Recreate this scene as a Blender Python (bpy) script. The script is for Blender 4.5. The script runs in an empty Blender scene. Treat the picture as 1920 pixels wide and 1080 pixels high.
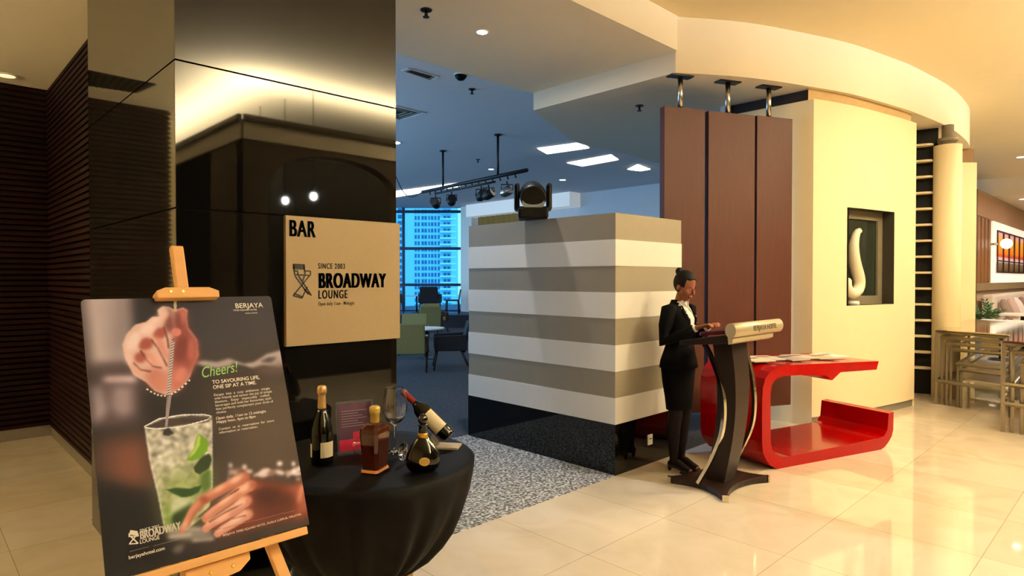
import bpy, bmesh, math, random
import numpy as np
from mathutils import Vector, Matrix

# ------------------------------------------------------------------ camera
S = bpy.context.scene
F = 1182.0; CH = 1.6; PITCH = math.atan(17 / F); YAW = math.radians(45.8)
fw = np.array([math.cos(YAW) * math.cos(PITCH), math.sin(YAW) * math.cos(PITCH), -math.sin(PITCH)])
rt = np.array([math.sin(YAW), -math.cos(YAW), 0]); upv = np.cross(rt, fw)
CC = np.array([0, 0, CH])
cam = bpy.data.cameras.new('camera'); camo = bpy.data.objects.new('camera', cam)
S.collection.objects.link(camo); S.camera = camo
cam.sensor_width = 36; cam.lens = F / 1920 * 36; cam.clip_start = .05; cam.clip_end = 500
camo.matrix_world = Matrix(((rt[0], upv[0], -fw[0], 0), (rt[1], upv[1], -fw[1], 0), (rt[2], upv[2], -fw[2], CH), (0, 0, 0, 1)))

# ------------------------------------------------------------------ world, light, exposure
W = bpy.data.worlds.new('sky'); S.world = W; W.use_nodes = True
wn = W.node_tree; bg = wn.nodes['Background']
tc = wn.nodes.new('ShaderNodeTexCoord'); sx = wn.nodes.new('ShaderNodeSeparateXYZ'); rp = wn.nodes.new('ShaderNodeValToRGB')
wn.links.new(tc.outputs['Generated'], sx.inputs[0]); wn.links.new(sx.outputs['Z'], rp.inputs[0]); wn.links.new(rp.outputs[0], bg.inputs[0])
rp.color_ramp.elements[0].position = 0.0; rp.color_ramp.elements[0].color = (.15, .54, .90, 1)
rp.color_ramp.elements[1].position = 0.5; rp.color_ramp.elements[1].color = (.10, .42, .95, 1)
bg.inputs[1].default_value = 3.0
S.view_settings.view_transform = 'Standard'; S.view_settings.look = 'None'
S.view_settings.gamma = 1; S.view_settings.use_curve_mapping = False
S.view_settings.exposure = 0.0
WARM = (1.0, .82, .54)
COOL = (.80, .90, 1.0)

def area(name, loc, size, power, col, rot=(0, 0, 0), shape='DISK', sy=None, spread=None):
    l = bpy.data.lights.new(name, 'AREA'); l.shape = shape; l.size = size
    if sy: l.size_y = sy
    l.energy = power; l.color = col
    if spread: l.spread = spread
    o = bpy.data.objects.new(name, l); S.collection.objects.link(o); o.location = loc; o.rotation_euler = rot
    return o

ATRIUM_Z = 4.235; LOW_Z = 3.675; MID_Z = 3.89; LEFT_Z = 3.52; LOUNGE_Z = 4.2
ATRIUM_DL = [(1.6, -1.0), (5.5, .7), (5.5, -1.0), (7.8, .7), (7.8, -1.0), (11.2, .7), (11.2, -1.0), (14.6, 1.0), (15.6, -1.6)]
for x, y in ATRIUM_DL:
    area('atrium_light', (x, y, ATRIUM_Z - .03), .22, (54 if y > 0 else 74) if x > 3 else 44, WARM if x > 3 else (1, .90, .74))
for x, y in [(-1.6, 3.4), (-1.5, 5.8)]:
    area('left_light', (x, y, LEFT_Z - .03), .2, 16, (1, .86, .62))
# LED strips in the cove over the arcade behind the camera, shining up at the ceiling
COVE_Z = 3.6; COVE_X, COVE_Y = 3.10, -1.92     # corner of the arcade cornice
area('cove_light', (COVE_X + 5.6, COVE_Y - .22, COVE_Z + .06), 11, 2600, (1, .90, .74), (math.pi, 0, 0), 'RECTANGLE', .06)
area('cove_light', (COVE_X + .22, COVE_Y - 5.6, COVE_Z + .06), .06, 2600, (1, .90, .74), (math.pi, 0, 0), 'RECTANGLE', 11)
# added uplight, out of view at the far left, brightening the beige ceiling
area('ledge_light', (-1.95, 5.6, 3.06), .1, 210, (1, .86, .60), (math.radians(180), math.radians(40), 0), 'RECTANGLE', 4.6)
# restaurant at the far right
for x, y in [(18.2, .6), (21.5, .8), (25, .6), (21.5, -2.5)]:
    area('restaurant_light', (x, y, 3.6), .5, 60, (1, .88, .70))
# lounge lamps
LOUNGE_DL = [(738, 267), (896, 299), (1055, 337), (865, 363), (920, 318)]

# ------------------------------------------------------------------ projection helpers (used to read places off the photo)
def ray(px, py): return fw + rt * (px - 960) / F - upv * (py - 540) / F
def atz(px, py, z): d = ray(px, py); return CC + d * (z - CH) / d[2]
def atX(px, py, X): d = ray(px, py); return CC + d * X / d[0]
def atY(px, py, Y): d = ray(px, py); return CC + d * Y / d[1]
def atd(px, py, D): return CC + ray(px, py) * D

# ------------------------------------------------------------------ materials
def srgb(c):
    return tuple((x / 255 / 12.92 if x / 255 <= .04045 else ((x / 255 + .055) / 1.055) ** 2.4) for x in c) + (1,)
MATS = {}
def mat(name, col=(128, 128, 128), rough=.5, metal=0, ior=1.45, emit=0, trans=0, noise=0, nscale=20, bump=0, coat=0, spec=.5, lin=None, ecol=None, alpha=None, stretch=None, detail=4):
    if name in MATS: return MATS[name]
    m = bpy.data.materials.new(name); m.use_nodes = True; nt = m.node_tree; p = nt.nodes['Principled BSDF']
    c = lin + (1,) if lin else srgb(col)
    p.inputs['Base Color'].default_value = c; p.inputs['Roughness'].default_value = rough
    p.inputs['Metallic'].default_value = metal; p.inputs['IOR'].default_value = ior
    p.inputs['Transmission Weight'].default_value = trans; p.inputs['Coat Weight'].default_value = coat
    p.inputs['Coat Roughness'].default_value = .05; p.inputs['Specular IOR Level'].default_value = spec
    if alpha is not None: p.inputs['Alpha'].default_value = alpha
    if emit:
        p.inputs['Emission Color'].default_value = srgb(ecol) if ecol else c; p.inputs['Emission Strength'].default_value = emit
    if noise or bump:
        t = nt.nodes.new('ShaderNodeTexCoord'); mp = nt.nodes.new('ShaderNodeMapping'); n = nt.nodes.new('ShaderNodeTexNoise')
        nt.links.new(t.outputs['Object'], mp.inputs[0]); nt.links.new(mp.outputs[0], n.inputs[0])
        n.inputs['Scale'].default_value = nscale; n.inputs['Detail'].default_value = detail
        if stretch: mp.inputs['Scale'].default_value = stretch
        if noise:
            mx = nt.nodes.new('ShaderNodeMix'); mx.data_type = 'RGBA'
            a = tuple(min(1, v * (1 - noise)) for v in c[:3]) + (1,); b = tuple(min(1, v * (1 + noise)) for v in c[:3]) + (1,)
            mx.inputs[6].default_value = a; mx.inputs[7].default_value = b
            nt.links.new(n.outputs[0], mx.inputs[0]); nt.links.new(mx.outputs[2], p.inputs['Base Color'])
        if bump:
            bn = nt.nodes.new('ShaderNodeBump'); bn.inputs['Strength'].default_value = bump; bn.inputs['Distance'].default_value = .01
            nt.links.new(n.outputs[0], bn.inputs['Height']); nt.links.new(bn.outputs[0], p.inputs['Normal'])
    MATS[name] = m; return m

plaster = mat('plaster', (226, 214, 190), .85, noise=.03, nscale=6)
plaster_warm = mat('plaster_warm', (226, 210, 170), .8, noise=.03, nscale=5)
plaster_cool = mat('plaster_cool', (214, 214, 216), .85, noise=.03, nscale=5)
black_glass = mat('black_glass', lin=(.002, .002, .002), rough=.03, ior=1.5)
mirror_glass = mat('smoked_mirror', lin=(.012, .011, .008), rough=.04, ior=2.0)
slat_dark = mat('slat_dark', (30, 10, 9), .6, spec=.15, noise=.3, nscale=8, stretch=(1, 1, 12))
slat_back = mat('slat_back', (10, 5, 5), .7, spec=.1, noise=.1)
stone_grey = mat('stone_grey', (120, 112, 98), .5, noise=.15, nscale=30)
wood_brown = mat('wood_brown', (66, 30, 18), .5, spec=.3, noise=.25, nscale=6, stretch=(6, 6, .7))
wood_edge = mat('wood_edge', (38, 20, 15), .5, noise=.2)
steel = mat('steel', (190, 185, 175), .25, metal=1, noise=.05)
chrome = mat('chrome', (215, 208, 190), .08, metal=1, noise=.02)
black_metal = mat('black_metal', (18, 18, 20), .45, noise=.2)
black_plastic = mat('black_plastic', (8, 8, 9), .45, spec=.15, noise=.15)
light_white = mat('light_white', (255, 250, 240), emit=9, ecol=(255, 248, 235), noise=.01)
light_warm = mat('light_warm', (255, 240, 210), emit=14, ecol=(255, 236, 200), noise=.01)
red_gloss = mat('red_lacquer', (158, 0, 0), .15, spec=.35, coat=.15, noise=.05)
pine = mat('pine', (226, 172, 104), .5, noise=.14, nscale=7, stretch=(1, 1, 5))
white_paint = mat('white_paint', (236, 232, 222), .5, noise=.02)
taupe_paint = mat('taupe_paint', (150, 141, 122), .55, noise=.05, nscale=12)
dark_gap = mat('dark_gap', (30, 28, 30), .8, noise=.1)
gold = mat('gold', (200, 160, 70), .35, metal=1, noise=.1)
paper = mat('paper', (225, 220, 205), .7, noise=.04)
ink = mat('ink', (16, 14, 13), .5, noise=.1)
white_ink = mat('white_ink', (235, 232, 225), .6, noise=.02)
cloth_black = mat('black_satin', (4, 4, 5), .6, spec=.15, noise=.2, nscale=60, bump=.05, ior=1.35)
clear = mat('clear_glass', (255, 255, 255), .01, trans=1, ior=1.42, noise=.005)

def marble():
    m = bpy.data.materials.new('marble_tiles'); m.use_nodes = True; nt = m.node_tree; p = nt.nodes['Principled BSDF']
    t = nt.nodes.new('ShaderNodeTexCoord'); br = nt.nodes.new('ShaderNodeTexBrick')
    mp = nt.nodes.new('ShaderNodeMapping'); mp.inputs['Location'].default_value = (.35, .1, 0)
    nt.links.new(t.outputs['Object'], mp.inputs[0]); nt.links.new(mp.outputs[0], br.inputs['Vector'])
    br.offset = 0; br.inputs['Scale'].default_value = 1; br.inputs['Brick Width'].default_value = .8; br.inputs['Row Height'].default_value = .8
    br.inputs['Mortar Size'].default_value = .0025; br.inputs['Mortar Smooth'].default_value = .6
    br.inputs['Color1'].default_value = srgb((218, 206, 184)); br.inputs['Color2'].default_value = srgb((208, 192, 166)); br.inputs['Mortar'].default_value = srgb((160, 140, 110))
    n = nt.nodes.new('ShaderNodeTexNoise'); n.inputs['Scale'].default_value = 2.3; n.inputs['Detail'].default_value = 8; n.inputs['Distortion'].default_value = 1.5
    nt.links.new(t.outputs['Object'], n.inputs[0])
    r = nt.nodes.new('ShaderNodeValToRGB'); r.color_ramp.elements[0].color = (.93, .91, .87, 1); r.color_ramp.elements[1].color = (1.02, 1.01, 1, 1)
    r.color_ramp.elements[0].position = .35; r.color_ramp.elements[1].position = .6
    nt.links.new(n.outputs[0], r.inputs[0])
    mx = nt.nodes.new('ShaderNodeMix'); mx.data_type = 'RGBA'; mx.blend_type = 'MULTIPLY'; mx.inputs[0].default_value = 1
    nt.links.new(br.outputs[0], mx.inputs[6]); nt.links.new(r.outputs[0], mx.inputs[7]); nt.links.new(mx.outputs[2], p.inputs['Base Color'])
    p.inputs['Roughness'].default_value = .045; p.inputs['IOR'].default_value = 1.7
    return m
marble_m = marble()

def speckle(name, c1, c2, c3, scale):
    m = bpy.data.materials.new(name); m.use_nodes = True; nt = m.node_tree; p = nt.nodes['Principled BSDF']
    t = nt.nodes.new('ShaderNodeTexCoord'); v = nt.nodes.new('ShaderNodeTexNoise'); v.inputs['Scale'].default_value = scale; v.inputs['Detail'].default_value = 3
    nt.links.new(t.outputs['Object'], v.inputs[0]); r = nt.nodes.new('ShaderNodeValToRGB')
    r.color_ramp.elements[0].color = srgb(c1); r.color_ramp.elements[0].position = .38
    r.color_ramp.elements[1].color = srgb(c3); r.color_ramp.elements[1].position = .64
    e = r.color_ramp.elements.new(.5); e.color = srgb(c2)
    nt.links.new(v.outputs[0], r.inputs[0]); nt.links.new(r.outputs[0], p.inputs['Base Color']); p.inputs['Roughness'].default_value = .95
    return m
carpet_m = speckle('speckled_carpet', (62, 64, 68), (128, 130, 132), (205, 205, 202), 48)
carpet_dark = speckle('slate_carpet', (38, 42, 48), (50, 54, 62), (64, 68, 76), 30)

# ------------------------------------------------------------------ object helpers
def setp(o, label=None, cat=None, group=None, kind=None):
    if label: o['label'] = label
    if cat: o['category'] = cat
    if group: o['group'] = group
    if kind: o['kind'] = kind
    return o

def thing(name, label, cat, loc=(0, 0, 0), group=None, rz=0):
    o = bpy.data.objects.new(name, None); S.collection.objects.link(o); o.empty_display_size = .1
    o.location = loc; o.rotation_euler = (0, 0, rz)
    return setp(o, label, cat, group)

class MB:
    def __init__(s): s.v = []; s.f = []; s.m = []; s.sm = []
    def add(s, vs, fs, mi=0, smooth=False):
        b = len(s.v); s.v += [tuple(float(c) for c in v) for v in vs]
        s.f += [tuple(b + i for i in f) for f in fs]; s.m += [mi] * len(fs); s.sm += [smooth] * len(fs); return s
    def box(s, a, b, mi=0):
        x0, y0, z0 = a; x1, y1, z1 = b
        return s.add([(x0, y0, z0), (x1, y0, z0), (x1, y1, z0), (x0, y1, z0), (x0, y0, z1), (x1, y0, z1), (x1, y1, z1), (x0, y1, z1)],
                     [(3, 2, 1, 0), (4, 5, 6, 7), (0, 1, 5, 4), (1, 2, 6, 5), (2, 3, 7, 6), (3, 0, 4, 7)], mi)
    def cbox(s, c, d, mi=0, M=None):
        hx, hy, hz = d[0] / 2, d[1] / 2, d[2] / 2
        vs = [Vector((x, y, z)) for z in (-hz, hz) for x, y in ((-hx, -hy), (hx, -hy), (hx, hy), (-hx, hy))]
        if M is not None: vs = [M @ v for v in vs]
        vs = [v + Vector(c) for v in vs]
        return s.add(vs, [(3, 2, 1, 0), (4, 5, 6, 7), (0, 1, 5, 4), (1, 2, 6, 5), (2, 3, 7, 6), (3, 0, 4, 7)], mi)
    def prism(s, poly, z0, z1, mi=0):
        n = len(poly); vs = [(p[0], p[1], z0) for p in poly] + [(p[0], p[1], z1) for p in poly]
        fs = [tuple(range(n - 1, -1, -1)), tuple(range(n, 2 * n))] + [(i, (i + 1) % n, (i + 1) % n + n, i + n) for i in range(n)]
        return s.add(vs, fs, mi)
    def extrude(s, poly3, vec, mi=0, smooth=False):
        n = len(poly3); vec = Vector(vec); P = [Vector(p) for p in poly3]
        vs = P + [p + vec for p in P]
        s.add(vs, [tuple(range(n - 1, -1, -1)), tuple(range(n, 2 * n))], mi)
        return s.add(vs, [(i, (i + 1) % n, (i + 1) % n + n, i + n) for i in range(n)], mi, smooth)
    def tube(s, pts, rad, seg=12, mi=0, cap=True, ell=None, smooth=True, side=None):
        P = [Vector(p) for p in pts]; n = len(P)
        if not hasattr(rad, '__len__'): rad = [rad] * n
        ref = Vector(side) if side else None; vs = []
        prev = None
        for i in range(n):
            t = (P[min(i + 1, n - 1)] - P[max(i - 1, 0)]).normalized()
            if ref is not None: a = (ref - t * ref.dot(t)).normalized()
            elif prev is None:
                a = t.orthogonal().normalized()
            else: a = (prev - t * prev.dot(t)).normalized()
            prev = a; b = t.cross(a)
            e = ell[i] if ell else 1
            for k in range(seg):
                th = 2 * math.pi * k / seg
                vs.append(P[i] + a * math.cos(th) * rad[i] + b * math.sin(th) * rad[i] * e)
        fs = [(i * seg + k, i * seg + (k + 1) % seg, (i + 1) * seg + (k + 1) % seg, (i + 1) * seg + k) for i in range(n - 1) for k in range(seg)]
        s.add(vs, fs, mi, smooth)
        if cap:
            s.add(vs[:seg], [tuple(range(seg - 1, -1, -1))], mi); s.add(vs[-seg:], [tuple(range(seg))], mi)
        return s
    def lathe(s, prof, c=(0, 0, 0), seg=24, mi=0, smooth=True, M=None, sx=1, sy=1):
        vs = []; n = len(prof)
        for r, z in prof:
            for k in range(seg):
                th = 2 * math.pi * k / seg; v = Vector((r * math.cos(th) * sx, r * math.sin(th) * sy, z))
                if M is not None: v = M @ v
                vs.append(v + Vector(c))
        s.add(vs, [(i * seg + k, i * seg + (k + 1) % seg, (i + 1) * seg + (k + 1) % seg, (i + 1) * seg + k) for i in range(n - 1) for k in range(seg)], mi, smooth)
        if prof[0][0] > 1e-5: s.add(vs[:seg], [tuple(range(seg - 1, -1, -1))], mi)
        if prof[-1][0] > 1e-5: s.add(vs[-seg:], [tuple(range(seg))], mi)
        return s
    def ell(s, c, r, mi=0, M=None, seg=20, rings=12):
        prof = [(math.sin(math.pi * i / rings), -math.cos(math.pi * i / rings)) for i in range(rings + 1)]
        D = Matrix.Diagonal((r[0], r[1], r[2])); MM = (M @ D) if M is not None else D
        return s.lathe([(max(a, 1e-4), b) for a, b in prof], c, seg, mi, True, MM)
    def build(s, name, m, parent=None, origin=None, bevel=0, weld=False, sub=0, loc=None):
        """verts are in world coordinates; parts are moved into their parent's frame"""
        me = bpy.data.meshes.new(name)
        base = Vector((0, 0, 0))
        if parent is not None:
            Mi = world(parent).inverted(); vs = [Mi @ Vector(v) for v in s.v]
        elif origin is not None:
            base = Vector(origin); vs = [Vector(v) - base for v in s.v]
        else: vs = s.v
        me.from_pydata(vs, [], s.f)
        for x in (m if isinstance(m, (list, tuple)) else [m]): me.materials.append(x)
        me.polygons.foreach_set('material_index', s.m); me.polygons.foreach_set('use_smooth', s.sm)
        bm = bmesh.new(); bm.from_mesh(me)
        if weld or True: bmesh.ops.remove_doubles(bm, verts=bm.verts, dist=1e-5)
        bmesh.ops.recalc_face_normals(bm, faces=bm.faces); bm.to_mesh(me); bm.free()
        o = bpy.data.objects.new(name, me); S.collection.objects.link(o); o.location = base
        if parent is not None: o.parent = parent
        if bevel:
            b = o.modifiers.new('bevel', 'BEVEL'); b.width = bevel; b.segments = 2; b.limit_method = 'ANGLE'
        if sub:
            b = o.modifiers.new('sub', 'SUBSURF'); b.levels = sub; b.render_levels = sub
        return o

def world(o):
    M = Matrix.Translation(o.location) @ o.rotation_euler.to_matrix().to_4x4()
    return world(o.parent) @ M if o.parent else M

def structure(name, mb, m, **k):
    o = mb.build(name, m, **k); o['kind'] = 'structure'; return o

def copy_tree(o, parent=None):
    c = o.copy(); S.collection.objects.link(c)
    if parent: c.parent = parent
    for ch in [x for x in S.collection.objects if x.parent == o]: copy_tree(ch, c)
    return c

def text(body, parent, m, origin, xdir, ydir, size, name='lettering', sx=1.0, bold=0, ext=.001, align='LEFT', shear=0, spacing=1):
    cu = bpy.data.curves.new(name, 'FONT'); cu.body = body; cu.size = size; cu.align_x = align; cu.offset = bold * size; cu.extrude = ext
    cu.shear = shear; cu.space_character = spacing
    cu.materials.append(m); o = bpy.data.objects.new(name, cu); S.collection.objects.link(o)
    x = Vector(xdir).normalized(); y = Vector(ydir).normalized(); z = x.cross(y)
    Mw = Matrix(((x[0] * sx, y[0], z[0], origin[0]), (x[1] * sx, y[1], z[1], origin[1]), (x[2] * sx, y[2], z[2], origin[2]), (0, 0, 0, 1)))
    dg = bpy.context.evaluated_depsgraph_get(); me = bpy.data.meshes.new_from_object(o.evaluated_get(dg)); me.name = name
    bpy.data.objects.remove(o); bpy.data.curves.remove(cu)
    me.transform(Mw if parent is None else world(parent).inverted() @ Mw)
    o = bpy.data.objects.new(name, me); S.collection.objects.link(o)
    if parent is not None: o.parent = parent
    return o

# ================================================================== STRUCTURE
def smooth_path(pts, n=8):
    P = [np.array(p, float) for p in pts]; out = []
    for i in range(len(P) - 1):
        p0 = P[max(i - 1, 0)]; p1 = P[i]; p2 = P[i + 1]; p3 = P[min(i + 2, len(P) - 1)]
        for k in range(n):
            t = k / n
            out.append(.5 * ((2 * p1) + (-p0 + p2) * t + (2 * p0 - 5 * p1 + 4 * p2 - p3) * t * t + (-p0 + 3 * p1 - 3 * p2 + p3) * t ** 3))
    out.append(P[-1]); return [tuple(p) for p in out]

CURVE = smooth_path([(5.62, 3.42), (6.28, 2.99), (7.13, 2.63), (7.72, 2.43), (8.4, 2.28), (9.15, 2.15), (10.6, 2.03), (12.2, 2.13), (13.3, 2.55), (14.0, 3.3), (14.2, 4.2)], 8)
FRONT_Y = 3.05
# floors
mb = MB().add([(-5, -14, 0), (32, -14, 0), (32, 3.07, 0), (1.1, 3.07, 0), (1.1, 8.5, 0), (-5, 8.5, 0)], [(0, 1, 2, 3, 4, 5)])
structure('floor', mb, marble_m)
mb = MB().box((.9, 3.07, -.05), (4.4, 4.93, 0.004))
structure('floor', mb, carpet_m)
mb = MB().box((1.1, 4.93, -.05), (32, 31, 0.002)).box((4.4, 3.07, -.05), (32, 4.93, 0.0))
structure('floor', mb, carpet_dark)
# atrium ceiling
e1 = atz(1819, 338, ATRIUM_Z); e2 = atz(1925, 331, ATRIUM_Z)
ed = (e2 - e1) / (e1[1] - e2[1])
ea = e1 - ed * (6 - e1[1]) * 1.0; eb = e1 + ed * (e1[1] + 14)
poly = [(-5, -14), (eb[0], -14), (ea[0], 6), (14.2, 6)] + [c for c in CURVE[::-1]] + [(5.6, 3.4), (.9, 3.4), (-5, 3.4)]
structure('ceiling', MB().prism(poly, ATRIUM_Z, ATRIUM_Z + .1), plaster_warm)
# restaurant ceiling with step
poly = [(eb[0], -14), (32, -14), (32, 6), (ea[0], 6)]
structure('ceiling', MB().prism(poly, 3.78, 4.4), plaster)
# curved fascia and the lowered soffit behind it
FAR = smooth_path([(5.62, 5.40), (6.4, 5.78), (7.45, 6.22)] + [tuple(atz(*q, LOW_Z)[:2]) for q in ((1150, 283), (1240, 308))] + [(14.2, 6.8)], 6)
poly = CURVE + FAR[::-1]
structure('ceiling', MB().prism(poly, LOW_Z, ATRIUM_Z + .02), plaster)
# mid ceiling
structure('ceiling', MB().box((.9, 3.4, MID_Z), (5.62, 5.43, ATRIUM_Z + .02)), plaster)
# left ceiling
structure('ceiling', MB().box((-5, 2.2, LEFT_Z), (.9, 8.5, ATRIUM_Z + .02)).box((.9, 4.85, LEFT_Z), (1.25, 8.5, ATRIUM_Z)), mat('plaster_left', (248, 236, 204), .8, noise=.03, nscale=5))
# lounge ceiling
structure('ceiling', MB().prism([(1.2, 5.43), (5.62, 5.43), (5.62, 3.4), (15.1, 3.4), (15.1, 17.7), (1.2, 31.3)], LOUNGE_Z, LOUNGE_Z + .03), plaster_cool)

# left walls: horizontal dark slats over a grey skirting
def slat_wall(name, a, b, face, z0=.11, z1=LEFT_Z, pitch=.055):
    mb = MB(); (x0, y0), (x1, y1) = a, b
    n = int((z1 - z0) / pitch)
    if face == 'Y':
        mb.box((x0, y0, z0), (x1, y0 + .1, z1), 1)
        for i in range(n): mb.box((x0 - .012, y0 - .022, z0 + i * pitch), (x1, y0, z0 + i * pitch + pitch * .62), 0)
    else:
        mb.box((x0, y0, z0), (x0 + .1, y1, z1), 1)
        for i in range(n): mb.box((x0 - .022, y0, z0 + i * pitch), (x0, y1, z0 + i * pitch + pitch * .62), 0)
    return structure(name, mb, [slat_dark, slat_back])
slat_wall('wall_left', (1.11, 4.82), (1.11, 7.92), 'X')
slat_wall('wall_back', (-.46, 7.92), (1.2, 7.92), 'Y')
structure('baseboard_left', MB().box((1.10, 4.8, 0), (1.2, 7.95, .11)), stone_grey)
structure('baseboard_back', MB().box((-.46, 7.90, 0), (1.1, 8.0, .11)), stone_grey)
structure('wall_far_left', MB().box((-5, 8.4, 0), (1.2, 8.5, LEFT_Z)), plaster_warm)
structure('wall_end_left', MB().box((-5.1, -14, 0), (-5, 8.5, 4.3)), plaster_warm)
structure('wall_ledge_left', MB().box((-2.2, 3.1, 0), (-1.86, 8.4, 3.0)).box((-1.86, 3.1, 2.94), (-1.8, 8.4, 3.08)), plaster_warm)  # unseen ledge, added only to carry the ceiling uplight
structure('wall_rear', MB().box((-5, -14.1, 0), (32, -14, 4.3)), mat('rear_wall', (120, 96, 60), .7, noise=.1))
structure('wall_end_right', MB().box((32, -14, 0), (32.1, 6, 4.3)), plaster_warm)
structure('wall_lounge_left', MB().box((1.2, 4.8, 0), (1.3, 31, 4.3)), plaster_cool)

# arcade behind the camera (seen mirrored in the black pillar)
arcade_brown = mat('arcade_brown', (96, 80, 54), .7, noise=.1)
def arch_wall(o, d, L, arches, z1, name):
    """front face with arched openings, built as a polygon strip; o start, d unit dir"""
    mb = MB(); d = Vector((d[0], d[1], 0)); n = Vector((-d[1], d[0], 0)); o = Vector((o[0], o[1], 0))
    cur = 0; T = .22
    def seg(s0, s1, za, zb):
        p = o + d * s0; q = o + d * s1
        mb.extrude([(p.x, p.y, za), (q.x, q.y, za), (q.x, q.y, zb), (p.x, p.y, zb)], -n * T)
    for (c, w, spring, rise) in arches:
        seg(cur, c - w / 2, 0, z1)
        N = 16
        pts = [(c - w / 2 * math.cos(math.pi * k / N), spring + rise * math.sin(math.pi * k / N) ** .6) for k in range(N + 1)]
        for k in range(N):
            (s0, a), (s1, b) = pts[k], pts[k + 1]; p = o + d * s0; q = o + d * s1
            mb.extrude([(p.x, p.y, a), (q.x, q.y, b), (q.x, q.y, z1), (p.x, p.y, z1)], -n * T)
        cur = c + w / 2
    seg(cur, L, 0, z1)
    # lighter band and cornice lip that hides the LED strip
    p = o + n * .03; q = o + d * L + n * .03
    mb.extrude([(p.x, p.y, z1 - .24), (q.x, q.y, z1 - .24), (q.x, q.y, z1 - .03), (p.x, p.y, z1 - .03)], -n * .02, 1)
    p = o + n * .06; q = o + d * L + n * .06
    mb.extrude([(p.x, p.y, z1 - .02), (q.x, q.y, z1 - .02), (q.x, q.y, z1 + .06), (p.x, p.y, z1 + .06)], -n * .05)
    p = o + n * .06; q = o + d * L + n * .06
    mb.extrude([(p.x, p.y, z1 - .03), (q.x, q.y, z1 - .03), (q.x, q.y, z1 - .0), (p.x, p.y, z1 - .0)], -n * .5)
    return structure(name, mb, [arcade_brown, plaster_warm])
arcade_brown = mat('arcade_brown', (96, 80, 54), .7, noise=.1)
arch_wall((COVE_X, COVE_Y), (1, 0), 12, [(1.32, 2.0, 2.55, .74), (4.0, 2.2, 2.55, .74), (6.8, 2.4, 2.55, .74)], COVE_Z, 'wall_arcade_front')
arch_wall((COVE_X, -13.0), (0, 1), 13 + COVE_Y, [(9.0, 1.9, 2.3, .6), (5.4, 2.2, 2.3, .6)], COVE_Z, 'wall_arcade_side')
structure('wall_arcade_inner', MB().box((COVE_X + 1.2, -13, 0), (15.1, COVE_Y - 1.5, COVE_Z - .1)), mat('inner_dark', (20, 17, 12), .8, noise=.1))  # near-black box behind the arches, its colour standing in for their unlit interior

# back of lounge
structure('wall_lounge_divider', MB().box((7.12, 3.62, 0), (15.7, 3.72, 4.2)), plaster_cool)

# curved white feature wall with niche
wall_pts = [p for p in CURVE if 7.12 < p[0] < 9.2]
nA, nB = 7.66, 8.60    # X range of the niche opening
def yat(x):
    for a, b in zip(CURVE, CURVE[1:]):
        if a[0] <= x <= b[0]: return a[1] + (b[1] - a[1]) * (x - a[0]) / (b[0] - a[0])
xs = sorted([7.12, 9.16, nA, nB] + [7.12 + (9.16 - 7.12) * k / 16 for k in range(1, 16)])
xs = [x for i, x in enumerate(xs) if i == 0 or x - xs[i - 1] > .02]
NZ0, NZ1, WT = 1.298, 2.404, 3.55
mb = MB()
def P3(x, z, off=0): return (x, yat(x) + off, z)
for a, b in zip(xs, xs[1:]):
    inn = a >= nA - .03 and b <= nB + .03
    for z0, z1 in ((.09, NZ0), (NZ0, NZ1), (NZ1, WT)):
        if inn and z0 == NZ0: continue
        mb.add([P3(a, z0), P3(b, z0), P3(b, z1), P3(a, z1)], [(0, 1, 2, 3)])
    mb.add([P3(a, WT), P3(b, WT), (b, 3.6, WT), (a, 3.6, WT)], [(0, 1, 2, 3)])
mb.add([P3(7.12, 0), (7.12, 3.62, 0), (7.12, 3.62, WT), P3(7.12, WT)], [(0, 1, 2, 3)])
mb.add([P3(9.16, 0), (9.16, 3.62, 0), (9.16, 3.62, WT), P3(9.16, WT)], [(0, 1, 2, 3)])
structure('wall_feature', mb, plaster_warm)
mb = MB()
for a, b in zip(xs, xs[1:]):
    mb.add([P3(a, 0, .02), P3(b, 0, .02), P3(b, .09, .02), P3(a, .09, .02), P3(a, .09), P3(b, .09)], [(0, 1, 2, 3), (3, 2, 5, 4)])
structure('baseboard_feature', mb, stone_grey)
# shadow gap over the wall
mb = MB()
for a, b in zip(xs, xs[1:]):
    mb.add([P3(a, WT, .06), P3(b, WT, .06), P3(b, LOW_Z, .06), P3(a, LOW_Z, .06)], [(0, 1, 2, 3)], 1)
mb.add([(7.17, 2.7, WT), (7.17, 3.6, WT), (7.17, 3.6, LOW_Z), (7.17, 2.7, LOW_Z)], [(0, 1, 2, 3)], 0)
structure('trim_1', mb, [dark_gap, mat('gap_tan', (190, 160, 110), .7, noise=.1)])

# ================================================================== NICHE AND SCULPTURE
nf = thing('wall_niche', 'dark framed rectangular display niche set into the curved cream wall', 'niche', (8.13, 2.34, NZ0))
a0 = Vector(P3(nA, 0)); b0 = Vector(P3(nB, 0)); dn = (b0 - a0).normalized(); nn = Vector((-dn.y, dn.x, 0))
dep = .17
def nq(s, t, z):
    p = a0 + dn * s + nn * t; return (p.x, p.y, z)
Ln = (b0 - a0).length
mb = MB()
for (p, q) in (((0, 0), (0, dep)), ((Ln, 0), (Ln, dep))):
    mb.add([nq(*p, NZ0), nq(*q, NZ0), nq(*q, NZ1), nq(*p, NZ1)], [(0, 1, 2, 3)])
for z in (NZ0, NZ1): mb.add([nq(0, 0, z), nq(Ln, 0, z), nq(Ln, dep, z), nq(0, dep, z)], [(0, 1, 2, 3)])
mb.build('niche_lining', mat('niche_lining', (50, 46, 36), .5, noise=.1), nf)
mb = MB(); fwid = .1; t0, t1 = dep - .03, dep - .005
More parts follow.
